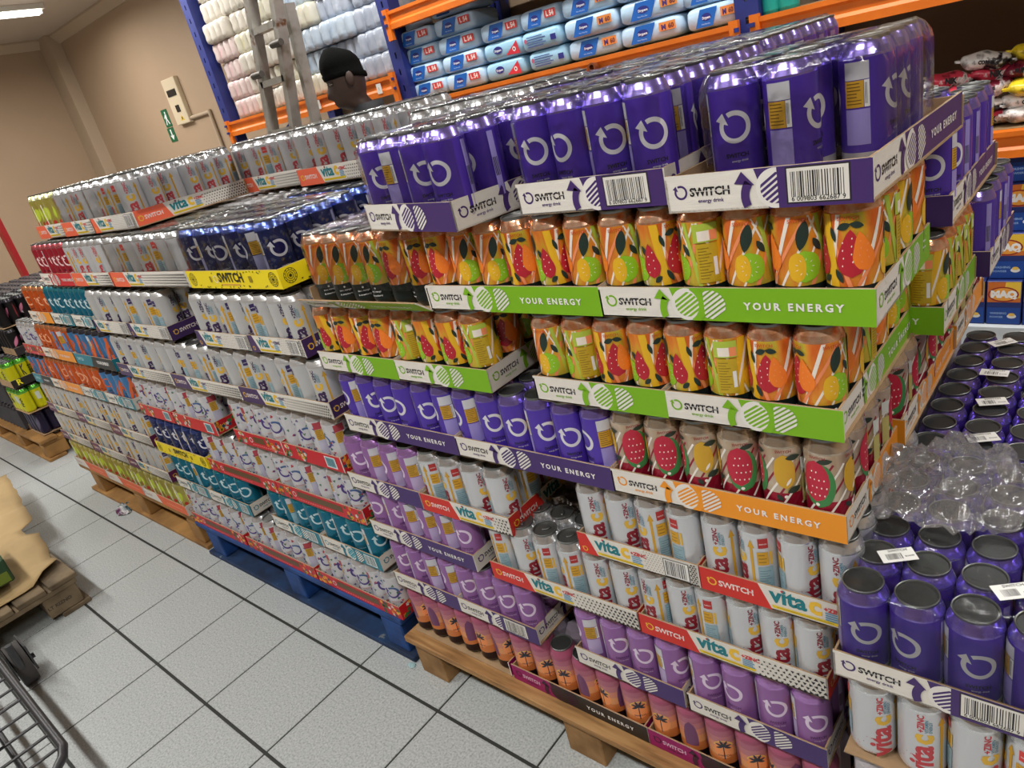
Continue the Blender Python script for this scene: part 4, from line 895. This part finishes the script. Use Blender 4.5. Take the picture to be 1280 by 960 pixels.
for c in range(6):
    for r_ in range(7):
        R = random.Random(c * 13 + r_); k = ((1, 1, 1, 1, 0, 0, 0), (0, 0, 0, 2, 0, 0, 2), (0, 2, 0, 0, 2, 0, 0), (2, 3, 3, 2, 3, 3, 0), (4, 4, 3, 4, 4, 3, 4), (4, 4, 4, 4, 4, 4, 4))[c][r_]
        o = ob('roll_pack', RD[k], None, (-4.56 + c * .302 + R.uniform(-.012, .012), YR + .20 + R.uniform(-.03, .02), 1.692 + r_ * .123), (0, 0, R.uniform(-.06, .06)))
        tag(o, '%s tissue roll pack, %s column, %s tier' % (RNM[k], RC_[c], LAYER[r_]), 'tissue rolls', 'tissue roll packs')

# snack bags and washing-powder boxes on the far bay
def bag_data(k, base, band):
    g = G(); vs, fs = pillow(.21, .10, .062, .8); R = random.Random(k)
    vs = [(x * (1 + .05 * sin(z * 90 + k)), y, z + .004 * sin(x * 60 + k)) for x, y, z in vs]
    g.mesh(vs, fs, M('bag_%d' % k, base, .25, bump=.5, bscale=25, cols=[(.36, tuple(int(x * .55) for x in base)), (.46, base), (.55, base), (.60, band), (.68, (30, 28, 30))], scale=16), True)
    for x in (-.108, .108): g.box((x - .012, -.03, .027), (x + .012, .03, .035), M('bag_%d' % k, base))
    for q in text(('NIK', 'BIG', 'CORN', 'PUFF')[k % 4], 0, .022, width=.05, align='c', bold=.06): g.face([(a, -.0515, b) for a, b in q], BLK)
    return g.data('snack_bag')
BD = [(bag_data(0, (206, 60, 80), (225, 220, 215)), 'red-and-white'), (bag_data(1, (222, 196, 40), (60, 50, 40)), 'yellow'), (bag_data(2, (224, 222, 218), (40, 36, 38)), 'white-and-black'), (bag_data(3, (120, 30, 50), (226, 210, 210)), 'maroon')]
for c in range(8):
    for lev in range((4, 4, 5, 5, 6, 7, 7, 6)[c]):
        R = random.Random(c * 7 + lev); b_ = R.choice((0, 2, 3, 0) if c < 3 else (1, 2, 1, 1) if c > 3 else (2, 1, 3))
        tag(ob('snack_bag', BD[b_][0], None, (-.44 + c * .115 + R.uniform(-.02, .02), YR + .07 + R.uniform(0, .06), 1.024 + lev * .046), (R.uniform(-.15, .25), R.uniform(-.15, .15), R.uniform(-.45, .45)), (.72, 1, .92)), '%s snack bag, %s tier of the %s pile from the rack frame' % (BD[b_][1], LAYER[lev], ('first', 'second', 'third', 'fourth', 'fifth', 'sixth', 'seventh', 'eighth')[c]), 'snacks', 'snack bags')
def maq_data():
    g = G(); w_, d, h = .104, .075, .164; g.bbox((0, 0, 0), (w_, d, h), M('powder_blue', (36, 50, 112), .4), .002)
    L = [(ink((206, 110, 40)), poly((.003, h * .52), (w_ - .003, h * .52), (w_ - .003, h - .003), (.003, h - .003))), (ink((232, 190, 60)), poly((w_ * .45, h * .62), (w_ - .003, h * .62), (w_ - .003, h - .003), (w_ * .55, h - .003))), (ink((150, 40, 30)), disc(w_ * .48, h * .70, .046, 20, .62)), (ink((236, 160, 60)), disc(w_ * .48, h * .70, .041, 20, .58)), (ink((240, 238, 235)), text('MAQ', w_ * .5, h * .635, width=.078, align='c', bold=.08)), (ink((28, 70, 150)), rect(.003, .004, w_ - .003, h * .40)), (ink((150, 180, 220)), text('WASHING', .012, .040, width=.05, bold=.02) + text('POWDER', .012, .026, width=.04, bold=.02)), (ink((226, 222, 216)), disc(w_ * .74, h * .20, .014, 12, .6)), (ink((230, 190, 80)), disc(w_ * .74, h * .24, .010, 10, .6))]
    for n, (mt, P) in enumerate(L):
        for q in P: g.face([(a, -.0004 - .00012 * n, b) for a, b in ccw(q)], mt)
    return g.data('powder_box')
MQ = maq_data()
for r_, (x0, nn) in enumerate(((-.285, 6), (-.175, 5), (-.150, 4), (-.145, 4))):
    for c in range(nn):
        tag(ob('powder_box', MQ, None, (x0 + c * .108 + (.018 if r_ == 1 and c else 0), YR - .02 + r_ * .02, .346 + r_ * .165)), 'blue-and-orange washing powder box, %s tier, %s in its row' % (LAYER[r_], ('end', 'second', 'third', 'fourth', 'fifth', 'last')[c if c < nn - 1 else 5]), 'washing powder', 'washing powder boxes')
tag(ob('white_shelf', G().bbox((-.92, YR - .04, .25), (1.0, YB, .346), M('shelf_white', (200, 206, 210), .5), .004).data('white_shelf')), 'white shelf under the washing powder boxes', 'shelf')
for k, u in enumerate((966, 986)):
    p = on_y(u, 6, YR + .06); g = G(); lathe(g, [(0, 0), (.035, 0), (.038, .01), (.038, .15), (.016, .2), (.016, .23), (0, .23)], M('teal_bottle', (30, 150, 140), .3), 14)
    tag(ob('bottle', g.data('bottle'), None, (p.x, p.y, 1.533)), 'teal plastic bottle beside the rack frame' if k == 0 else 'teal plastic bottle further along the upper deck', 'bottle')

# ------------------------------------------------------------------ wall fittings
def on_wall(P, y=WY): return [on_y(u, v, y) for u, v in P]
a, b, c = on_wall([(206, 101), (222, 96), (225, 157)]); pw, ph = (b - a).length, (a - c).length
x0, z0 = a.x, c.z; PANEL = M('panel_plastic', (200, 184, 156), .5)
t = thing('switch_panel', 'cream wall panel with black display and buttons', 'wall panel', (x0, WY, z0))
ob('case', G().bbox((0, -.05, 0), (pw, 0, ph), PANEL, .006).data('case'), t)
for nm, r in (('display', (.18, .62, .82, .76)), ('socket', (.40, .27, .66, .42))):
    ob(nm, G().box((r[0] * pw, -.056, r[1] * ph), (r[2] * pw, -.05, r[3] * ph), M('panel_black', (34, 32, 30), .4)).data(nm), t)
g = G(); g.face([(pw * .42, -.0512, ph * .08), (pw * .72, -.0512, ph * .08), (pw * .57, -.0512, ph * .2)], ink((214, 180, 40))); g.box((pw * .54, -.0525, ph * .10), (pw * .60, -.0516, ph * .16), BLK); ob('warning_mark', g.data('warning_mark'), t)
for k, (P, kind) in enumerate((([(201, 139), (208, 137), (207, 160)], 'run'), ([(209, 161), (216, 158.5), (215, 178)], 'arrow'))):
    a, b, c = on_wall(P); wd, hh = (b - a).length, (a - c).length
    g = G(); g.box((0, -.006, 0), (wd, 0, hh), M('sign_green', (24, 92, 58), .5)); L = []
    if kind == 'run': L = disc(wd * .58, hh * .80, wd * .10, 10) + poly((wd * .38, hh * .42), (wd * .62, hh * .42), (wd * .70, hh * .70), (wd * .45, hh * .72)) + poly((wd * .40, hh * .44), (wd * .20, hh * .14), (wd * .30, hh * .10), (wd * .52, hh * .42)) + poly((wd * .5, hh * .44), (wd * .72, hh * .12), (wd * .82, hh * .16), (wd * .62, hh * .46)) + poly((wd * .45, hh * .70), (wd * .2, hh * .52), (wd * .25, hh * .46), (wd * .5, hh * .62))
    else: L = poly((wd * .42, hh * .88), (wd * .58, hh * .88), (wd * .58, hh * .42), (wd * .42, hh * .42)) + poly((wd * .18, hh * .46), (wd * .82, hh * .46), (wd * .5, hh * .12))
    for q in L: g.face([(u, -.0065, v) for u, v in ccw(q)], WHT)
    tag(ob('exit_sign', g.data('exit_sign'), None, (a.x, WY, c.z)), 'green exit sign with white running figure' if kind == 'run' else 'green exit sign with white down arrow', 'sign')
a, b, c = on_wall([(240, 147), (264, 139), (284, 178)]); g = G(); g.tube([(a.x, WY - .02, a.z), (b.x, WY - .02, b.z)], .018, WALLT, 8); g.tube([(b.x, WY - .02, b.z + .02), (b.x, WY - .02, .1)], .018, WALLT, 8)
tag(ob('conduit', g.data('conduit'), None), 'beige cable conduit running from the wall panel', 'conduit')

# ------------------------------------------------------------------ aluminium step ladder between stack and rack
ALM = M('ladder_aluminium', (180, 176, 166), .45, .25, cols=[(.28, (112, 102, 84)), (.45, (156, 152, 142)), (.66, (172, 168, 160)), (.72, (112, 74, 44))], scale=9)
def line(u0, v0, u1, v1, y0, y1=None):
    a, b = on_y(u0, v0, y0), on_y(u1, v1, y1 or y0); d = (a - b) / (a.z - b.z); return lambda z: b + d * (z - b.z)
LY = 1.62
sl, sr = line(313, 0, 341, 160, LY), line(345, 0, 369, 155, LY); rr = line(352, 20, 384, 152, LY + .06)
t = thing('step_ladder', 'worn aluminium step ladder leaning before the roll packs', 'ladder', (sl(0).x, LY, 0)); org = Vector((sl(0).x, LY, 0))
def stile(f, z0, z1, wd, nm, dy=0):
    g = G(); a, b = f(z0) - org, f(z1) - org; a.y += dy; b.y += dy
    g.loft([[p + Vector((x, y, 0)) for x, y in ((-wd / 2, -.03), (wd / 2, -.03), (wd / 2, .03), (-wd / 2, .03))] for p in (a, b)], ALM, False); return ob(nm, g.data(nm), t)
stile(sl, 0, 2.75, .042, 'stile'); stile(sr, 0, 2.75, .040, 'stile'); stile(rr, .0, 2.15, .032, 'rear_stile', .06)
z = .28
while z < 2.7:
    a, b = sl(z) - org, sr(z) - org; g = G(); g.box((a.x, -.03, z - .02), (b.x, .03, z + .012), ALM); ob('rung', g.data('rung'), t); z += .255
for z, f in ((1.86, sl), (1.97, sr)):
    a = f(z) - org; ob('bolt', G().tube([(a.x - .05, -.035, z), (a.x + .04, -.035, z)], .018, M('bolt_steel', (90, 86, 80), .5, .6), 10).data('bolt'), t)

# ------------------------------------------------------------------ person behind the stack, head bent down
SKIN = M('skin', (62, 44, 36), .5, noise=.12, scale=12); KNIT = M('beanie_knit', (9, 10, 9), .95, bump=.3, bscale=160, spec=.1); JACK = M('jacket_cloth', (34, 35, 38), .8, noise=.2, scale=20); TROU = M('trouser_cloth', (36, 38, 48), .85)
pp = on_y(444, 117, 1.56); PX, PY = pp.x, pp.y; CHIN = 1.590
person = thing('person', 'person in black beanie and dark jacket looking down', 'person', (PX, PY, 0), radians(241))
HS = [(-.30, .07, .07, .10, -.035), (-.19, .06, .065, .08, -.034), (-.13, .052, .062, .064, -.030), (-.08, .046, .060, .056, -.026), (-.035, .048, .062, .054, -.018), (-.008, .070, .064, .054, -.004), (.006, .084, .066, .054, 0), (.022, .088, .074, .058, 0), (.040, .088, .082, .063, 0), (.060, .088, .090, .067, 0), (.080, .087, .096, .071, 0), (.100, .085, .100, .073, 0), (.118, .084, .103, .075, 0), (.134, .087, .104, .076, 0), (.150, .088, .104, .076, 0), (.175, .084, .100, .073, 0), (.200, .070, .086, .063, 0), (.218, .048, .060, .045, 0), (.228, .020, .026, .020, 0)]
def head_ring(i, n=40):
    zz, f, b, s_, ox = HS[i]; P = []
    for k in range(n):
        th = 2 * pi * k / n; a = f if cos(th) > 0 else b
        r = 1; x, y = a * cos(th), s_ * sin(th); t_ = math.atan2(sin(th), cos(th)); e = 0
        gs = lambda t0, st, z0, sz, am: am * math.exp(-((t_ - t0) / st) ** 2 - ((zz - z0) / sz) ** 2)
        e += gs(0, .20, .066, .014, .032) + gs(0, .12, .090, .022, .015) + gs(0, .26, .037, .006, .009) + gs(0, .26, .024, .006, .009) + gs(0, .3, .004, .012, .006)
        for sg in (-1, 1): e += gs(sg * .40, .20, .112, .012, -.009) + gs(sg * .38, .3, .136, .010, .006) + gs(sg * .75, .3, .082, .02, .004)
        P.append((x + ox + e * cos(th), y + e * sin(th), zz))
    return P
def tilt_pt(p, ang=.20):     # bend the head forward about the nape
    x, y, z = p; w_ = min(1, max(0, (z + .12) / .10)); a = ang * w_; px, pz = -.03, -.05
    dx, dz = x - px, z - pz; return (px + dx * cos(a) + dz * sin(a), y, CHIN + .02 + pz - dx * sin(a) + dz * cos(a))
g = G(); g.loft([[tilt_pt(p) for p in head_ring(i)] for i in range(len(HS))], SKIN, True)
for sg in (-1, 1):
    vs, fs = pillow(.042, .020, .066, .9); g.mesh([tilt_pt((x - .012 + (z - .03) * -.15, sg * .078 + y, z + .068)) for x, y, z in vs], fs, SKIN, True)
    vs, fs = pillow(.018, .026, .012, 1.); g.mesh([tilt_pt((x + .076, sg * .031 + y, z + .106)) for x, y, z in vs], fs, M('eye_white', (120, 112, 104), .3), True)
    vs, fs = pillow(.021, .030, .010, 1.); g.mesh([tilt_pt((x + .075, sg * .031 + y, z + .1125)) for x, y, z in vs], fs, SKIN, True)
    g.tube([(-.035, sg * .03, 1.40), (-.035, sg * .19, 1.395), (-.03, sg * .245, 1.35), (-.03, sg * .265, 1.18), (-.02, sg * .27, 1.08), (.01, sg * .27, .86)], [.05, .05, .05, .042, .040, .026], SKIN, 10)
    # hand with five fingers
    hx, hy, hz = .012, sg * .27, .85
    g.tube([(hx, hy, hz + .03), (hx + .004, hy, hz - .03), (hx + .012, hy, hz - .085)], [.026, .034, .034], SKIN, 10)
    for k, (ln, o_) in enumerate(((.066, -.027), (.080, -.009), (.076, .009), (.060, .026))):
        g.tube([(hx + .012 + o_, hy, hz - .080), (hx + .016 + o_, hy - sg * .006, hz - .085 - ln * .55), (hx + .020 + o_, hy - sg * .022, hz - .085 - ln)], [.0098, .009, .007], SKIN, 7)
    g.tube([(hx + .022, hy, hz - .02), (hx + .052, hy - sg * .008, hz - .055), (hx + .056, hy - sg * .016, hz - .09)], [.013, .011, .008], SKIN, 7)
ob('body', g.data('body'), person)
g = G(); R_ = []
for zz, sc_, lift in ((.132, 1.05, 0), (.138, 1.09, 0), (.156, 1.10, 0), (.163, 1.05, 0), (.169, 1.08, .006), (.185, 1.09, .014), (.205, 1.10, .022), (.220, 1.10, .028), (.228, 1.4, .034)):
    import bisect
    zs_ = [h[0] for h in HS]; j = min(len(HS) - 2, max(0, bisect.bisect(zs_, zz) - 1)); q = (zz - zs_[j]) / (zs_[j + 1] - zs_[j]); A = [HS[j][k] + (HS[j + 1][k] - HS[j][k]) * min(1, q) for k in range(5)]
    R_.append([tilt_pt(((A[1] if cos(2 * pi * k / 36) > 0 else A[2]) * cos(2 * pi * k / 36) * sc_, A[3] * sin(2 * pi * k / 36) * sc_, zz + lift - (.010 * (1 - cos(2 * pi * k / 36)) + .036 * max(0, -cos(2 * pi * k / 36))) * (1 if zz < .166 else .3))) for k in range(36)])
g.loft(R_, KNIT, True); ob('beanie', g.data('beanie'), person)
def ering(cx, z, a, b, n=24): return [(cx + a * cos(2 * pi * k / n), b * sin(2 * pi * k / n), z) for k in range(n)]
g = G(); g.loft([ering(-.02, .86, .14, .19), ering(-.02, 1.0, .135, .185), ering(-.02, 1.15, .14, .20), ering(-.03, 1.30, .14, .225), ering(-.035, 1.40, .125, .225), ering(-.035, 1.455, .105, .18), ering(-.038, 1.50, .090, .115), ering(-.042, 1.545, .080, .086), ering(-.046, 1.585, .078, .084), ering(-.046, 1.57, .068, .074)], JACK, True)
for sg in (-1, 1): g.tube([(-.035, sg * .19, 1.405), (-.03, sg * .245, 1.36), (-.03, sg * .265, 1.18), (-.02, sg * .27, 1.08), (.008, sg * .27, .89)], [.070, .072, .060, .054, .040], JACK, 12)
ob('jacket', g.data('jacket'), person)
g = G()
for sg in (-1, 1): g.tube([(-.02, sg * .085, .90), (-.02, sg * .095, .70), (0, sg * .10, .48), (-.02, sg * .10, .25), (-.02, sg * .10, .08)], [.115, .095, .070, .062, .058], TROU, 14)
ob('trousers', g.data('trousers'), person)
for sg in (-1, 1):
    vs, fs = pillow(.27, .10, .095, .6); ob('shoe', G().mesh([(x + .035, y + sg * .10, z) for x, y, z in vs], fs, M('shoe_dark', (28, 26, 26), .6), True).data('shoe'), person)

# ------------------------------------------------------------------ crumpled film lying on the side stack
def crumple(name, cx, cy, z, rx, ry, h, seed, mt, label, cat, rot=0):
    from mathutils import noise as nz_
    n = 30; vs = []; fs = []
    for j in range(n + 1):
        for i in range(n + 1):
            a, b = 2 * i / n - 1, 2 * j / n - 1
            x, y = a * math.sqrt(1 - b * b / 2), b * math.sqrt(1 - a * a / 2); r = math.hypot(x, y)
            q = Vector((x * 2.4 + seed, y * 2.4, seed)); f = abs(nz_.noise(q)) * 1.1 + .55 * abs(nz_.noise(q * 2.7)) + .3 * abs(nz_.noise(q * 6))
            e = 1 + .16 * nz_.noise(Vector((x * 3, y * 3, seed + 9)))
            vs.append((x * rx * e, y * ry * e, max(0, h * ((1 - r ** 2.2) * .55 + f * (1.0 - .55 * r)))))
    for j in range(n):
        for i in range(n): k = j * (n + 1) + i; fs.append((k, k + 1, k + n + 2, k + n + 1))
    return tag(ob(name, G().mesh(vs, fs, mt, False).data(name), None, (cx, cy, z), (0, 0, rot)), label, cat)
c0 = on_z(1178, 594, .835)
crumple('crumpled_film', c0.x, c0.y, zr + .168, .135, .115, .085, 3.1, CRUMPLE, 'crumpled clear plastic film lying on the purple cans', 'film', .2)

# ------------------------------------------------------------------ left: loaded pallet, trolley, litter
OLDW = M('old_pallet_wood', (120, 104, 80), .8, cols=[(.3, (88, 74, 54)), (.6, (130, 112, 86)), (.75, (146, 128, 100))], scale=9, bump=.15)
KRAFT = M('kraft_paper', (176, 150, 106), .85, noise=.12, scale=5, bump=.25, bscale=7)
lpal = pallet('weathered pallet under brown kraft paper across the aisle', -4.10, -2.90, -1.25, -.43, .150, OLDW, (-4.09, -3.56, -3.035), True, .13)
g = G()
for q in text('LT KIZNO', .012, .022, width=.09, bold=.03): g.face([(.0, a, b) for a, b in q], ink((60, 50, 40)))
ob('stencil', g.data('stencil'), lpal, (1.1955, .82 - .155, .035))
g = G(); from mathutils import noise as mnoise
nx, ny = 34, 20; vs = []; fs = []; sx0, sx1 = -4.55, -2.96
for j in range(ny + 1):
    for i in range(nx + 1):
        x = sx0 + (sx1 - sx0) * i / nx; edge = -.465 + .22 * (sx1 - x) / (sx1 - sx0) + .022 * mnoise.noise(Vector((x * 9, 0, 1))) - (.05 if -3.62 < x < -3.50 else 0) - .10 * max(0, x + 3.06) / .10
        y = -1.25 + (edge + 1.25) * j / ny; hz = .157 + .030 * abs(mnoise.noise(Vector((x * 3, y * 3, 4)))) + .012 * mnoise.noise(Vector((x * 9, y * 9, 2)))
        if y > -.44: hz = max(.02, hz - (y + .44) * .03)
        vs.append((x, y, hz))
for j in range(ny):
    for i in range(nx):
        k = j * (nx + 1) + i
        if (i in (20, 21, 22) and 12 < j < 14): continue
        fs.append((k, k + 1, k + nx + 2, k + nx + 1))
g.mesh(vs, fs, KRAFT, True); kp = ob('kraft_paper', g.data('kraft_paper')); m_ = kp.modifiers.new('thickness', 'SOLIDIFY'); m_.thickness = .0016; tag(kp, 'torn brown kraft paper spread over the weathered pallet', 'paper')
p = on_z(26, 726, .18); g = G(); W_, D_, H_ = .34, .26, .105; g.bbox((-W_, -D_, 0), (0, 0, H_), M('carton_green', (38, 74, 44), .5), .006)
for mt, P in ((ink((196, 190, 60)), rect(-D_ * .50, .070, -D_ * .28, .098)), (ink((150, 70, 40)), rect(-D_ * .75, .012, -D_ * .40, .050)), (ink((110, 130, 40)), rect(-D_ * .36, .008, -.012, .052))):
    for q in P: g.face([(.0008, a, b) for a, b in q], mt)
for mt, P in ((ink((206, 200, 60)), rect(-W_ * .45, -D_ * .55, -W_ * .2, -D_ * .25)), (ink((60, 110, 60)), rect(-W_ * .9, -D_ * .8, -W_ * .55, -D_ * .2))):
    for q in P: g.face([(a, b, H_ + .0008) for a, b in q], mt)
tag(ob('green_carton', g.data('green_carton'), None, (p.x, p.y - .01, .195), (0, 0, -.06)), 'green printed carton resting on the kraft paper', 'carton')
STEEL = M('trolley_steel', (78, 78, 80), .4, .7); RUB = M('caster_rubber', (62, 58, 56), .75)
t = thing('wire_trolley', 'low steel wire trolley with a rubber caster', 'trolley', (-2.5, -.80, 0)); ty0 = 0; tz = .20
ob('side_rail', G().tube([(-.25, 0, tz), (.66, -.006, tz), (.70, -.02, tz), (.715, -.06, tz - .02), (.72, -.5, tz - .02)], .013, STEEL, 10).data('side_rail'), t)
ob('side_rail', G().tube([(-.25, -.50, tz), (.72, -.50, tz)], .013, STEEL, 10).data('side_rail'), t)
ob('inner_rail', G().tube([(-.2, -.10, tz - .03), (.70, -.10, tz - .03)], .009, STEEL, 8).data('inner_rail'), t)
for k in range(11): ob('wire', G().tube([(-.2 + k * .085, 0, tz), (-.2 + k * .085, -.5, tz)], .0045, STEEL, 6).data('wire'), t)
ob('upright', G().tube([(-.25, 0, tz), (-.30, .015, tz + .06), (-.36, .02, tz + .16), (-.46, -.02, tz + .20), (-.62, -.1, tz + .22)], .014, STEEL, 10).data('upright'), t)
cs = ob('caster', G().tube([(-.02, .0, tz), (-.02, .0, .10)], .012, STEEL, 8).data('caster'), t, (-.03, .045, 0))
ob('fork', G().box((-.15, -.028, .055), (-.03, -.022, .16), STEEL).box((-.15, .034, .055), (-.03, .040, .16), STEEL).data('fork'), cs)
ob('wheel', G().tube([(-.09, -.018, .081), (-.09, .030, .081)], .080, RUB, 28).data('wheel'), cs); ob('axle_bolt', G().tube([(-.09, .036, .081), (-.09, .052, .081)], .010, STEEL, 8).data('axle_bolt'), cs)
vs, fs = pillow(.20, .22, .08, .7); tag(ob('purple_pack', G().mesh(vs, fs, M('pack_purple', (80, 60, 120), .3, cols=[(.4, (70, 50, 120)), (.55, (225, 222, 228))], scale=14, bump=.4), True).data('purple_pack'), None, (-2.02, -1.02, tz + .006)), 'purple-and-white soft pack lying in the trolley', 'pack')
p = on_z(157, 636, 0); crumple('wrapper', p.x, p.y, .001, .085, .045, .022, 7.7, M('wrapper_print', (206, 206, 206), .3, cols=[(.40, (40, 80, 90)), (.5, (214, 214, 214)), (.62, (90, 40, 80))], scale=11), 'crumpled white and purple wrapper on the floor tiles', 'litter', -.3)
p = on_z(515, 832, 0); crumple('paper_scrap', p.x, p.y, .001, .014, .010, .008, 2.2, M('scrap', (170, 200, 205), .6), 'tiny pale scrap beside the bare wooden pallet', 'litter')

# ------------------------------------------------------------------ far stack of dark and yellow cans beyond the tan pallet
D_ = 'far dark stack'; XP = -4.90
pallet('rough wooden pallet under the far dark and yellow cans', -6.1, -4.88, .03, 1.1, .150, TAN, (-6.08, -5.5, -5.0))
for k, (z, des, can, fr, lid) in enumerate(((.156, 'plain', 'dark_purple', False, 0), (.336, 'plain', 'pineapple', False, 0), (.515, 'pina', 'pineapple', True, 0), (.690, 'dark', 'black', True, 0), (.865, 'dark', 'black', False, 0), (1.04, 'plain', 'black', False, 1))):
    for j in range(2):
        if k == 5 and j == 0: continue
        tray(D_, LAYER[k], ('front', 'rear')[j], XP + (.02 if k else -.05), z, .40, des, can, y0=.055 + (.03 if k == 0 else 0) + j * .41 + (.10 if k > 2 else 0), rot=pi / 2, rows=4 if j == 0 else 1, front=fr, lids=lid or int(k == 4 and j == 0), sdes='plain')
core_fill(D_, -6.0, -5.25, .06, 1.0, [.156, .336, .515, .69, .865]); core_build(D_, (60, 56, 60))
RED = M('red_stand', (170, 24, 30), .45)
a, b = on_y(2, 262, .9), on_y(25, 332, .9); g = G(); g.box((-.05, -.02, 0), (.05, .02, a.z + .25), RED); g.box((-.05, -.024, a.z - .1), (.05, -.02, a.z - .02), WHT)
tag(ob('red_stand', g.data('red_stand'), None, (b.x, .9, 0)), 'red display stand post behind the far dark stack', 'stand')
